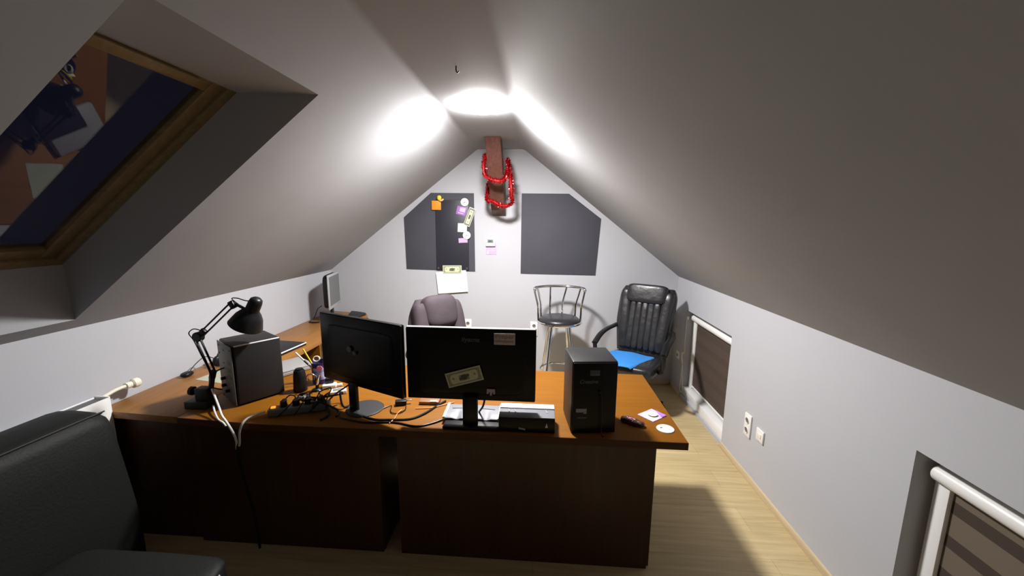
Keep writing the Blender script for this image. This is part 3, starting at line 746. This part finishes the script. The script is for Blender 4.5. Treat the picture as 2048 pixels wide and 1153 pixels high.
bill(facing((-.345, 1.7755, 1.006), 0, 0) @ Matrix.Rotation(-PI / 2, 4, 'X') @ Matrix.Rotation(-.285, 4, 'Y') @ Matrix.Diagonal((.86, 1, .86, 1)), 'banknote', 'green banknote stuck aslant on the back of the right monitor')
t, R, w_, zc, rz = monitor('monitor', 'left black monitor seen from behind, turned beside the pen mug', (-1.181, 2.00), (-.650, 1.762), .880, 1.250, (-.035, .055), (.19, .19, .03, .03), silver_top=False, round_base=True)
b = MB(R); b.cyl((-.055, -.0085, zc + .02), (-.055, -.0108, zc + .02), .017, .015, n=20); b.cyl((-.018, -.0085, zc + .004), (-.018, -.0108, zc + .004), .010, n=20)
b.build('logo', GREYINK, t, label='dull grey round logo')

# monitor in the far left corner, seen almost edge on
def corner_monitor():
    A, B_ = V((-2.005, 3.60, 0)), V((-2.085, 3.965, 0)); d = B_ - A; rz = math.atan2(d.y, d.x); c = (A + B_) / 2
    t = thing('monitor', 'silver-framed monitor seen nearly edge-on in the far left corner', 'monitor', (c.x, c.y, ZD), rz); R = WM[t]; L = d.length
    z0, z1 = .885, 1.222; h = z1 - z0; zc = (z0 + z1) / 2 - ZD
    b = MB(R); b.box((0, .004, zc), (L, .012, h), bev=.002); b.build('bezel', SILVER, t, label='silver frame around the screen')
    b = MB(R); b.box((0, -.003, zc + .006), (L - .05, .003, h - .055)); b.build('screen', SCREEN, t)
    b = MB(R); b.pill((0, .028, zc), (L - .004, .062, h - .010), .3, .25, 12); b.build('back_cover', BLACK, t)
    b = MB(R); b.box((0, .035, .10), (.07, .02, .20), bev=.005); b.build('neck', BLACK, t)
    b = MB(R); b.box((0, .02, .006), (.18, .11, .012), bev=.005); b.build('stand_base', BLACK, t)
corner_monitor()
b = MB(); b.prism([(-1.96, 3.85), (-1.86, 3.80), (-1.82, 3.98), (-1.92, 4.03), (-2.02, 4.06)], 'z', ZD, ZD + .028, bev=.008)
b.sharp = 60
tag(b.build('laptop_bag', BLACKM), 'flat black bag lying at the far end of the side desk', 'bag')
b = MB(); b.tube([(-2.235, 3.62, .758), (-2.20, 3.66, .80), (-2.13, 3.60, .89), (-2.075, 3.585, .93)], .004, 6); b.tube([(-2.235, 3.62, .756), (-2.18, 3.60, .758), (-2.13, 3.62, .756)], .008, 6)
tag(b.build('monitor_cable', BLACK), 'thin black cable rising from the side desk to the corner monitor', 'cable')

# ------------------------------------------------------------------ speakers
def speaker(label, P0, rz, wx, dy, h):
    """box whose rear panel (jacks) faces local -y; P0 = rear left bottom corner"""
    t = thing('speaker', label, 'speaker', (P0[0], P0[1], ZD), rz); R = WM[t]
    b = MB(R); b.box((wx / 2, dy / 2 + .004, h / 2 + .004), (wx, dy - .008, h - .008), bev=.008, seg=3); b.build('cabinet', SPKB, t)
    b = MB(R); b.box((wx / 2, dy - .004, h / 2 + .004), (wx - .004, .010, h - .012), bev=.004); b.build('grille', BLACKM, t)
    for x in (.03, wx - .03):
        for y in (.03, dy - .03): b = MB(R); b.cyl((x, y, 0), (x, y, .006), .011, n=14); b.build('foot', RUBBER, t)
    return t, R
t, R = speaker('black speaker at the right end of the desk, its rear with faded labels facing out', (.167, 1.745), math.radians(6), .214, .222, .357)
b = MB(R); b.box((.107, .0005, .18), (.206, .006, .345), bev=.012, seg=4); b.build('rear_panel', GLOSSB, t)
fl = lambda x, z, e=0: R @ Matrix.Translation(V((x, -.0030 - e, z))) @ Matrix.Rotation(PI / 2, 4, 'X')
b = MB(R); b.box((.104, -.0028, .305), (.045, .0010, .026), bev=.0003); lb = b.build('label_plate', GREYINK, t, label='small grey label')
text('KSW', .018, fl(.104, .305, .0008), INK, 'label_text', lb, bold=True)
text('Creative', .025, fl(.075, .262), GREYINK, 'logo', t, italic=.35, bold=True, sx=1.0)
b = MB(R); b.box((.046, -.0028, .120), (.050, .0010, .018), bev=.0003); b.box((.064, -.0028, .110), (.014, .0010, .012)); b.build('label_plate', mat('label_grey', (.34, .33, .31), .6, var=.15, scale=200), t, label='pale grey label')
b = MB(R); b.box((.050, -.0028, .084), (.044, .0008, .006)); b.build('label_plate', GREYINK, t)
b = MB(R); b.tube([(.128, -.003, .215), (.134, -.020, .19), (.138, -.022, .10), (.140, -.024, .012), (.150, -.030, .004)], .0028, 6); b.cyl((.128, -.002, .215), (.129, -.016, .215), .006, n=12); b.build('signal_cable', BLACK, t)
# left speaker: its rear with jacks looks to the left front
t, R = speaker('black active speaker beside the desk lamp, rear plate with jacks facing left', (-1.775, 1.997), math.atan2(1.868 - 1.997, -1.587 + 1.775), .226, .237, .337)
b = MB(R); b.box((.113, -.001, .17), (.216, .004, .325), bev=.0015); b.build('rear_plate', PLATE, t)
for x in (.150, .185):
    for z in (.255, .215, .175):
        pass
for z in (.235, .195, .155): b = MB(R); b.pill((.170, -.0025, z), (.058, .003, .024), .6, .9, 8); b.build('jack', INK, t)
for x, z in ((.03, .31), (.03, .265), (.105, .295), (.09, .22), (.20, .31), (.03, .02), (.20, .02)): b = MB(R); b.cyl((x, -.002, z), (x, -.005, z), .005, n=10); b.build('screw', INK, t)
for x, z in ((.08, .13), (.08, .09), (.13, .07)): b = MB(R); b.cyl((x, -.002, z), (x, -.022, z), .009, n=14); b.build('jack', BLACK, t)
b = MB(R); b.box((.222, .004, .333), (.010, .0, .0)) if False else b.box((.2225, .122, .3335), (.0100, .222, .0060), bev=.002); b.build('edge_glint', BRIGHT, t, label='painted glint along the top edge')  # pale strip painted in for light catching the rounded edge

# ------------------------------------------------------------------ desk lamp
def desk_lamp():
    t = thing('desk_lamp', 'black jointed desk lamp standing beside the left speaker', 'lamp', (-1.79, 1.88, ZD))
    T = MB
    b = T(); b.box((-1.790, 1.868, ZD + .020), (.120, .085, .040), bev=.003); b.build('base', BLACKM, t)
    b = T(); b.box((-1.770, 1.872, ZD + .072), (.070, .050, .068), bev=.004); b.build('clamp', BLACKM, t)
    b = T(); b.lathe([(0, 0), (.012, 0), (.024, .004), (.024, .020), (.012, .024), (0, .024)], (-1.822, 1.868, ZD + .085), (-1, 0, .1), 10); b.cyl((-1.80, 1.868, ZD + .085), (-1.825, 1.868, ZD + .086), .007, n=10); b.build('clamp_knob', BLACK, t)
    piv = V((-1.722, 1.885, .925)); el = V((-1.790, 1.90, 1.127)); tp = V((-1.592, 1.915, 1.302))
    b = T(); b.cyl((-1.735, 1.878, ZD + .10), piv, .013, n=14); b.box(piv, (.026, .022, .05), bev=.004, rot=(0, .3, 0)); b.build('pivot', BLACK, t)
    def bars(p, q, off, name):
        d = (q - p).normalized(); n_ = V((d.z, 0, -d.x)) * off
        for s_ in (-1, 1): b = T(); b.box((p + q) / 2 + n_ * s_, (.007, .010, (q - p).length), bev=.002, rot=(0, math.atan2(d.x, d.z), 0)); b.build(name, BLACK, t)
    bars(piv, el, .013, 'lower_arm'); bars(el, tp, .012, 'upper_arm')
    b = T(); b.cyl(el - V((0, .016, 0)), el + V((0, .016, 0)), .026, n=20, bev=.004); b.box(el + V((.02, 0, .018)), (.06, .02, .03), bev=.004, rot=(0, -.8, 0)); b.build('elbow_joint', BLACK, t)
    b = T(); b.box(tp, (.030, .022, .042), bev=.004, rot=(0, -.5, 0)); b.tube([tp, tp + V((.03, 0, -.003)), tp + V((.075, .0, -.028))], .008, 8); b.build('head_joint', BLACK, t)
    top = V((-1.463, 1.93, 1.338)); bot = V((-1.545, 1.93, 1.185)); ax = (bot - top)
    b = T(); L = ax.length; b.sharp = 60
    b.lathe([(0, 0), (.018, .002), (.029, .012), (.033, .030), (.034, .072), (.036, .078), (.050, .094), (.066, .120), (.078, L - .016), (.083, L), (.080, L), (.074, L - .016), (.060, .120), (.030, .085), (0, .08)], top, ax, 36); b.build('lamp_shade', BLACK, t)
    b = T(); b.pill(top + ax * .70, (.045, .045, .06), 1, 1, 10); b.build('bulb', WHITE, t)
    b = T(); b.tube([tp + V((.05, 0, -.01)), tp + V((.0, 0, .03)), tp + V((.03, 0, .035)), tp + V((.08, .0, .022)), top + V((-.01, 0, -.012))], .0028, 6)
    b.tube([el + V((.03, 0, .03)), el + V((-.01, -.01, .045)), el + V((-.042, -.01, .02)), el + V((-.03, 0, -.02)), el.lerp(piv, .4) + V((-.01, -.015, 0)), piv + V((0, -.015, 0)), V((-1.735, 1.86, .80))], .0028, 6)
    b.build('power_cord', BLACK, t)
desk_lamp()

# ------------------------------------------------------------------ laptops
t = thing('laptop', 'closed black laptop with a silver edge on the side desk behind the speaker', 'laptop', (-1.97, 2.75, ZD), 0)
Mr = Matrix.Translation(V((-1.995, 2.765, ZD))) @ Matrix.Rotation(math.radians(-6.5), 4, 'Z')
b = MB(Mr); b.box((0, 0, .009), (.25, .37, .014), bev=.004); b.build('body', BLACK, t)
b = MB(Mr); b.box((0, 0, .021), (.25, .37, .009), bev=.003); b.build('lid', BLACKM, t)
b = MB(Mr); b.box((.1245, 0, .0215), (.006, .366, .009), bev=.0015); b.build('edge_strip', BRIGHT, t, label='bright silver front edge')
Mr = Matrix.Translation(V((-1.680, 2.38, ZD))) @ Matrix.Rotation(math.radians(-33), 4, 'Z')
t = thing('laptop', 'closed grey laptop lying at the back left corner of the main desk', 'laptop', (-1.680, 2.38, ZD))
b = MB(Mr); b.box((0, 0, .014), (.22, .32, .024), bev=.005); b.build('body', GREYM, t)
b = MB(Mr); b.box((0, 0, .031), (.22, .32, .010), bev=.004); b.build('lid', GREYM, t)

# ------------------------------------------------------------------ pen mug
def pens():
    cx, cy, r = -1.335, 2.235, .047
    t = thing('pen_mug', 'navy and white printed mug full of pens beside the left monitor', 'mug', (cx, cy, ZD))
    b = MB(); prof = [(0, 0), (r * .92, 0), (r * .94, .004), (r, .09), (r * 1.01, .135), (r * .96, .135), (r * .95, .01), (0, .01)]
    b.lathe(prof, (cx, cy, ZD), (0, 0, 1), 32); b.sharp = 60; b.build('body', MUGP, t)
    b = MB(); n = 20; bm = bmesh.new(); rr = []
    for z, rad in ((.030, r * .970), (.105, r * 1.010)):
        rr.append([bm.verts.new((cx + (rad + .0012) * math.cos(a), cy + (rad + .0012) * math.sin(a), ZD + z)) for a in [math.radians(-110 + 150 * k / n) for k in range(n + 1)]])
    for k in range(n): bm.faces.new((rr[0][k], rr[0][k + 1], rr[1][k + 1], rr[1][k]))
    b._merge(bm); b.build('printed_band', MUGW, t, label='white and blue printed band')
    a = math.radians(-62); b = MB(); p = V((cx + r * math.cos(a), cy + r * math.sin(a), ZD + .105)); b.lathe([(0, 0), (.017, 0), (.015, .0025), (0, .0035)], p, (math.cos(a), math.sin(a), 0), 20, sx=1.0); b.build('printed_spot', PINKR, t, label='pink round print')
    def stick(name, base, end, rad, m, label, cat, cap=None):
        base, end = V(base), V(end); b = MB(); d = (end - base)
        b.cyl(base, end, rad, n=8, m=m, bev=rad * .3)
        if cap: b.cyl(end - d * .45, end - d * .30, rad * 1.15, n=10, m=cap)
        tag(b.build(name, m), label, cat)
    z = ZD + .016
    stick('pencil', (cx + .022, cy - .02, z), (-1.405, 2.19, .976), .0045, YELLOW, 'bright yellow pencil leaning left in the pen mug', 'pencil')
    stick('pen', (cx + .012, cy + .012, z), (-1.468, 2.21, .945), .0048, WHITE, 'white and black pen leaning far left in the pen mug', 'pen', BLACK)
    stick('pen', (cx - .02, cy + .012, z), (-1.275, 2.22, .965), .0055, STRIP, 'grey pen leaning right in the pen mug', 'pen')
    stick('pen', (cx - .025, cy - .008, z), (-1.262, 2.215, .950), .0060, BLACK, 'thick black marker leaning right in the pen mug', 'marker')
    stick('pen', (cx + .0, cy + .025, z), (-1.425, 2.235, .925), .0050, BLACK, 'short black pen with a steel clip on the left of the pen mug', 'pen', STEEL)
    b = MB(); c = V((-1.352, 2.235, .900)); b.tube([c + V((.020 * math.cos(a_), .006 * math.sin(a_), .014 * math.sin(a_))) for a_ in [2 * PI * k / 14 for k in range(14)]], .004, 6, closed=True, smooth=False, m=CREAM); b.cyl(c + V((.0, 0, -.012)), (cx, cy, z), .004, n=8, m=STEEL)
    tag(b.build('scissors', CREAM), 'scissors with a pale round handle standing in the pen mug', 'scissors')
pens()
# dark bottle-like gadget and chrome gadget in front of the mug
b = MB(); b.lathe([(0, 0), (.036, 0), (.038, .006), (.034, .09), (.030, .12), (.026, .128), (0, .130)], (-1.385, 2.105, ZD), (0, 0, 1), 28, m=BLACK); b.lathe([(.022, .1285), (.020, .136), (0, .138)], (-1.385, 2.105, ZD), (0, 0, 1), 20, m=GLOSSB)
tag(b.build('canister', BLACK), 'small black canister standing in front of the pen mug', 'canister')
b = MB(); b.lathe([(0, 0), (.028, 0), (.030, .004), (.026, .008), (.010, .014), (.008, .05), (.016, .06), (.016, .085), (0, .09)], (-1.290, 2.115, ZD), (.1, 0, 1), 24, m=BLACK)
b.tube([(-1.31, 2.10, .80), (-1.33, 2.09, .84), (-1.30, 2.08, .865), (-1.27, 2.09, .84), (-1.275, 2.10, .80)], .005, 8, m=CHROME); b.tube([(-1.27, 2.085, .80), (-1.262, 2.08, .83), (-1.255, 2.085, .86)], .006, 8, m=CHROME)
b.sharp = 60; tag(b.build('gadget_stand', BLACK), 'little black and chrome gadget stand between canister and white chargers', 'gadget')
b = MB(); b.lathe([(0, 0), (.034, 0), (.036, .004), (.030, .012), (0, .014)], (-1.315, 2.02, ZD), (0, 0, 1), 28); b.sharp = 60; tag(b.build('metal_tin', CHROME), 'low shiny metal tin on the desk before the canister', 'tin')
# white chargers with black plug on top
t = thing('usb_charger', 'white box charger with a grey top lying left of the monitor stand', 'charger', (-1.145, 2.085, ZD), math.radians(30))
R = WM[t]; b = MB(R); b.box((0, 0, .012), (.088, .055, .022), bev=.003); b.build('body', WHITE, t)
b = MB(R); b.box((0, 0, .0236), (.055, .034, .002), bev=.0006); b.build('top_inlay', STRIP, t)
t = thing('power_adapter', 'white power adapter with a black plug on top, left of the box charger', 'adapter', (-1.235, 2.155, ZD), math.radians(22))
R = WM[t]; b = MB(R); b.box((0, 0, .013), (.075, .050, .025), bev=.004); b.box((.045, .01, .008), (.05, .02, .015), bev=.003); b.build('body', WHITE, t)
b = MB(R); b.box((0, .018, .042), (.048, .032, .030), bev=.005); b.build('black_plug', BLACK, t)
b = MB(); b.prism([(-1.395, 2.345), (-1.372, 2.388), (-1.340, 2.352), (-1.285, 2.315), (-1.305, 2.285), (-1.35, 2.30)], 'z', ZD, ZD + .0025)
for v in b.bm.verts:
    if v.co.x > -1.31: v.co.z += .010
tag(b.build('paper_note', NOTEY), 'curled pale yellow paper note beside the pen mug', 'note')

# ------------------------------------------------------------------ power strip with plugs
def strip():
    a, c = V((-1.365, 1.800, ZD)), V((-1.095, 1.905, ZD)); d = c - a; rz = math.atan2(d.y, d.x); m_ = (a + c) / 2
    t = thing('power_strip', 'grey power strip with a lit orange switch at the front of the desk', 'power strip', tuple(m_), rz); R = WM[t]; L = d.length
    b = MB(R); b.box((0, 0, .020), (L, .056, .038), bev=.006); b.build('housing', STRIP, t)
    b = MB(R); b.box((-L / 2 + .022, 0, .041), (.022, .018, .008), bev=.003); b.build('switch', GLOW, t, label='glowing orange rocker switch')
    for k in range(4):
        x = -L / 2 + .070 + k * .058
        b = MB(R); b.lathe([(.022, .0), (.022, .003), (.019, .003), (.018, .0005), (0, .0005)], (x, 0, .039), (0, 0, 1), 20); b.build('outlet', STRIP, t)
        p = R @ V((x, 0, .0395)); tt = thing('power_plug', ['black plug nearest the orange switch on the power strip', 'second black plug from the orange switch on the power strip', 'third black plug from the orange switch on the power strip', 'black plug farthest from the orange switch on the power strip'][k], 'plug', tuple(p), rz, 'plugs in the power strip')
        Q = WM[tt]; b = MB(Q); b.lathe([(0, .003), (.017, .003), (.018, .012), (.015, .030), (0, .032)], (0, 0, 0), (0, 0, 1), 18); b.box((0, .012, .022), (.022, .040, .020), bev=.006); b.build('plug_body', BLACK, tt)
        e = [(0, .03, .024), (.02 - .01 * k, .055, .035), (.05, .03, .030 + .01 * k), (.03, -.03, .012), (-.02 + .02 * k, -.055 - .004 * k, -.030)]
        b = MB(Q); b.tube(e, .0032, 6); b.build('plug_cord', BLACK, tt)
strip()
# cables
def cable(pts, r, m, label, name='cable', flat=1.0):
    b = MB(); b.tube(pts, r, 8, m=m, flat=flat); tag(b.build(name, m), label, 'cable')
cable([(-1.378, 1.790, .775), (-1.41, 1.765, .770), (-1.425, 1.725, .768), (-1.432, 1.700, .752), (-1.444, 1.694, .715), (-1.450, 1.694, .66), (-1.455, 1.694, .64)], .0055, CABW, 'white mains cable leaving the power strip and dropping over the desk front')
cable([(-1.70, 1.845, .86), (-1.66, 1.815, .83), (-1.60, 1.765, .80), (-1.545, 1.715, .785), (-1.505, 1.692, .765), (-1.475, 1.688, .715), (-1.462, 1.688, .67), (-1.475, 1.70, .62)], .0055, CABW, 'white cable hanging from the desk lamp over the desk front')
cable([(-1.462, 1.695, .655), (-1.468, 1.70, .55), (-1.475, 1.73, .40), (-1.47, 1.76, .2), (-1.46, 1.76, .006)], .0065, BLACK, 'black mains cable hanging from the joined white cables to the floor')
cable([(-1.690, 1.83, .775), (-1.64, 1.78, .768), (-1.58, 1.73, .756), (-1.53, 1.70, .756), (-1.515, 1.697, .74)], .0045, CABW, 'short white cable end on the desk edge under the lamp')
cable([(-.985, 1.955, .80), (-.93, 1.86, .757), (-.82, 1.80, .755), (-.73, 1.800, .755), (-.633, 1.815, .755), (-.575, 1.875, .757), (-.535, 1.965, .755), (-.50, 2.03, .756)], .0052, BLACK, 'thick black cable curving across the desk between the two monitors')
cable([(-.99, 1.80, .756), (-.85, 1.765, .755), (-.70, 1.775, .755), (-.587, 1.748, .755), (-.521, 1.775, .755), (-.46, 1.83, .757), (-.40, 1.905, .757)], .0045, BLACK, 'black cable along the front edge of the desk ending at the right monitor stand')
cable([(-.705, 1.905, .757), (-.715, 1.87, .7545), (-.712, 1.815, .7545), (-.72, 1.765, .7545)], .0026, CABO, 'short orange cable from the black adapter to the desk edge')
cable([(-.640, 1.93, .7545), (-.56, 1.945, .7545), (-.50, 1.985, .7545), (-.45, 2.02, .7545)], .0026, CABO, 'thin orange cable beside the brown wallet')
cable([(-.845, 1.85, .7535), (-.82, 1.905, .7535), (-.78, 1.95, .755), (-.765, 1.90, .755), (-.745, 1.87, .755), (-.71, 1.868, .755), (-.690, 1.91, .755), (-.70, 1.955, .757)], .0026, BLACK, 'thin looped black cable beside the left monitor stand')
cable([(-1.13, 1.90, .76), (-1.10, 1.96, .80), (-1.04, 2.00, .84), (-.98, 1.985, .90)], .0045, BLACK, 'black cable rising from the power strip to the left monitor')
cable([(-.250, 1.83, .90), (-.26, 1.825, .84), (-.285, 1.855, .79), (-.30, 1.90, .757), (-.33, 1.95, .755)], .005, BLACK, 'black cable hanging from the back of the right monitor beside its neck')
cable([(-1.70, 1.955, .94), (-1.73, 1.93, .93), (-1.80, 1.95, .88), (-1.84, 2.0, .80), (-1.82, 2.06, .757)], .004, BLACK, 'black signal cable looping from the left speaker jacks to the side desk')
cable([(-2.24, 2.27, .757), (-2.235, 2.32, .80), (-2.21, 2.38, .835), (-2.17, 2.42, .80), (-2.16, 2.44, .757)], .0026, BLACK, 'thin black wire arch by the left wall on the side desk')
rt = random.Random(11)
for k, (a_, z_) in enumerate((((-1.30, 1.90), (-1.02, 1.84)), ((-1.22, 1.95), (-1.06, 1.79)), ((-1.16, 1.88), (-.98, 1.95)))):
    pts = [(a_[0] + (z_[0] - a_[0]) * i / 7 + rt.uniform(-.03, .03), a_[1] + (z_[1] - a_[1]) * i / 7 + rt.uniform(-.045, .045), ZD + (.006 if i in (0, 7) else rt.uniform(.045, .075) if a_[0] < -1 and 0 < i < 6 else .01)) for i in range(8)]
    cable(pts, .0055, BLACK, ['thick black cable looping over the left half of the power strip', 'thick black cable tangled behind the power strip', 'thick black cable tangled between power strip and left monitor stand'][k])
# thing lying by the left wall
b = MB(); b.pill((-2.225, 2.245, ZD + .016), (.055, .075, .030), .8, .8, 10); tag(b.build('computer_mouse', BLACK), 'small black mouse on the side desk by the left wall', 'mouse')
t = thing('headphones', 'black headphones lying on the side desk behind the lamp', 'headphones', (-2.10, 2.42, ZD))
for s_ in (-1, 1):
    b = MB(); b.lathe([(0, 0), (.030, 0), (.038, .008), (.038, .022), (.028, .034), (0, .038)], (-2.10 + s_ * .045, 2.42, ZD + .042), (s_, .2, 0), 24); b.sharp = 60; b.build('ear_cup', BLACK, t)
b = MB(); b.tube([(-2.03, 2.42, .81), (-2.045, 2.46, .87), (-2.10, 2.48, .895), (-2.155, 2.46, .87), (-2.17, 2.42, .81)], .009, 8, flat=.5); b.build('headband', BLACKM, t)
b = MB(); b.prism([(-2.13, 2.20), (-1.93, 2.16), (-1.91, 2.34), (-2.10, 2.37)], 'z', ZD, ZD + .0015); tag(b.build('paper_sheet', mat('greenish_paper', (.42, .43, .34), .8), smooth=False), 'greyish paper lying under the cables behind the desk lamp', 'paper')
# small black adapter, wallet
t = thing('usb_adapter', 'small black adapter with a steel plug between the two monitors', 'adapter', (-.735, 1.975, ZD), math.radians(18)); R = WM[t]
b = MB(R); b.box((0, 0, .014), (.060, .036, .026), bev=.006); b.build('body', BLACK, t)
b = MB(R); b.box((.042, .006, .020), (.030, .010, .006), bev=.001); b.build('connector', STEEL, t)
t = thing('wallet', 'brown leather wallet lying behind the right monitor', 'wallet', (-.585, 2.02, ZD), .05); R = WM[t]
b = MB(R); b.box((0, 0, .010), (.110, .075, .018), bev=.006); b.build('body', WALLET, t)
b = MB(R); b.box((.025, -.028, .0195), (.035, .016, .002)); b.build('tag', CREAM, t)

# ------------------------------------------------------------------ boxes under the right monitor
def tray():
    x0, x1 = -.450, -.188; xc = (x0 + x1) / 2
    t = thing('laptop_stand', 'silver tray with long handle slots, under the right monitor', 'stand', (xc, 1.86, ZD + .0185)); T = MB
    bm = bmesh.new(); n = 24; rows = []
    for i in range(n + 1):
        u = i / n; x = x0 + (x1 - x0) * u; dip = .006 * (math.exp(-((u - .22) / .06) ** 4) + math.exp(-((u - .78) / .06) ** 4))
        rows.append([bm.verts.new((x, y, ZD + z - (dip if y < 1.86 and z > .026 else 0))) for y, z in ((1.830, .0190), (1.802, .0190), (1.800, .028), (1.804, .031), (1.85, .035), (1.875, .037), (1.925, .040), (1.930, .038), (1.930, .0190))])
    for A, C in zip(rows, rows[1:]):
        for k in range(8): bm.faces.new((A[k], A[k + 1], C[k + 1], C[k]))
    bm.faces.new(rows[0]); bm.faces.new(rows[-1][::-1]); bmesh.ops.recalc_face_normals(bm, faces=bm.faces)
    b = T(); b._merge(bm); b.build('tray_top', TRAYM, t)
    for xa, w2 in ((x0 - .006, .012), (x1 + .003, .004)): b = T(); b.prism([(1.800, ZD + .019), (1.935, ZD + .019), (1.935, ZD + .044), (1.80, ZD + .034)], 'x', xa - w2 / 2, xa + w2 / 2, bev=.001); b.build('side_rim', WHITE, t)
    for x in (x0 + .058, x1 - .058): b = T(); b.box((x, 1.888, ZD + .0385), (.075, .005, .002), bev=.0006, rot=(0, 0, .10 if x < xc else -.10)); b.build('slot', INK, t)
def printer():
    x0, x1 = -.176, .092; t = thing('scanner', 'low white box with its body coloured dark for shade, between right monitor and speaker', 'scanner', ((x0 + x1) / 2, 1.80, ZD)); T = MB; w2 = x1 - x0; xc = (x0 + x1) / 2
    b = T(); b.box((xc, 1.806, ZD + .038), (w2, .132, .074), bev=.004); b.build('body', BLACK, t)  # black body stands in for the shade on its front
    b = T(); b.box((xc, 1.848, ZD + .079), (w2, .046, .012), bev=.003); b.build('lid', WHITE, t, label='white raised lid strip')
    b = T(); b.box((xc, 1.782, ZD + .0765), (w2 - .002, .084, .004), bev=.001); b.build('top_panel', TRAYM, t, label='silver grey top panel')
    for x in (x0 + .045, x0 + .075, x1 - .040): b = T(); b.box((x, 1.800, ZD + .080), (.004, .030, .004), bev=.001, rot=(0, 0, .3)); b.build('rib', GREYM, t)
    b = T(); b.prism([(x1 - .046, ZD + .030), (x1 - .033, ZD + .030), (x1 - .039, ZD + .052)], 'y', 1.7385, 1.7400); b.build('mark', PAPER, t, label='small pale triangle mark')
    b = T(); b.box((x1 - .155, 1.7385, ZD + .020), (.032, .003, .008), rot=(0, .2, 0)); b.build('clip', GREYM, t)
TRAYM = mat('tray_silver', (0.17, 0.175, 0.20), 0.5)
tray(); printer()

# ------------------------------------------------------------------ things on the right end of the desk
t = thing('card_holder', 'purple printed card with a round white dish, near the right desk corner', 'card', (.607, 1.965, ZD), math.radians(38)); R = WM[t]
b = MB(R); b.box((0, 0, .0015), (.115, .095, .003), bev=.001); b.build('card_sheet', LILAC, t)
b = MB(R); b.prism([(-.055, -.045), (.0, -.045), (.03, .0), (-.01, .045), (-.055, .03)], 'z', .0031, .0037, m=mat('print_cream', (.80, .72, .55), .5, col2=(.45, .50, .75), scale=45)); b.build('printed_patch', LILAC, t)
b = MB(R); b.lathe([(0, .004), (.020, .004), (.026, .010), (.024, .0105), (.018, .006), (0, .006)], (0, .0, 0), (0, 0, 1), 28); b.sharp = 60; b.build('dish', CREAM, t)
b = MB(R); b.prism([(.018, -.045), (.055, -.045), (.055, .02)], 'z', .0031, .006, m=PURPLE); b.build('folded_corner', PURPLE, t)
b = MB(); b.lathe([(0, 0), (.040, 0), (.042, .002), (.040, .0045), (0, .005)], (.632, 1.829, ZD), (0, 0, 1), 40, m=mat('disc_white', (.74, .74, .76), .4)); b.box((.615, 1.836, ZD + .0052), (.016, .003, .0006), m=GREYINK, rot=(0, 0, .3)); b.box((.612, 1.831, ZD + .0052), (.010, .003, .0006), m=GREYINK, rot=(0, 0, .3))
tag(b.build('round_coaster', WHITE), 'flat round white coaster at the front right corner of the desk', 'coaster')
b = MB(Matrix.Translation(V((.483, 1.868, ZD))) @ Matrix.Rotation(math.radians(-33), 4, 'Z'))
def crump(p): k = .12 * math.sin(p.x * 9 + p.z * 7) + .10 * math.sin(p.y * 11 + p.x * 5); return V((p.x, p.y * (1 + k), p.z * (1 + k * 2)))
b.pill((0, 0, .0135), (.120, .042, .024), .6, .6, 16, fn=crump, m=WRAP); b.box((-.005, -.002, .0255), (.034, .022, .003), m=mat('wrapper_pink', (.72, .30, .38), .4), rot=(0, .03, 0)); b.box((-.004, -.002, .0272), (.008, .010, .001), m=INK)
b.sharp = 70; tag(b.build('snack_wrapper', WRAP), 'crumpled dark snack wrapper with a pink patch right of the speaker', 'wrapper')
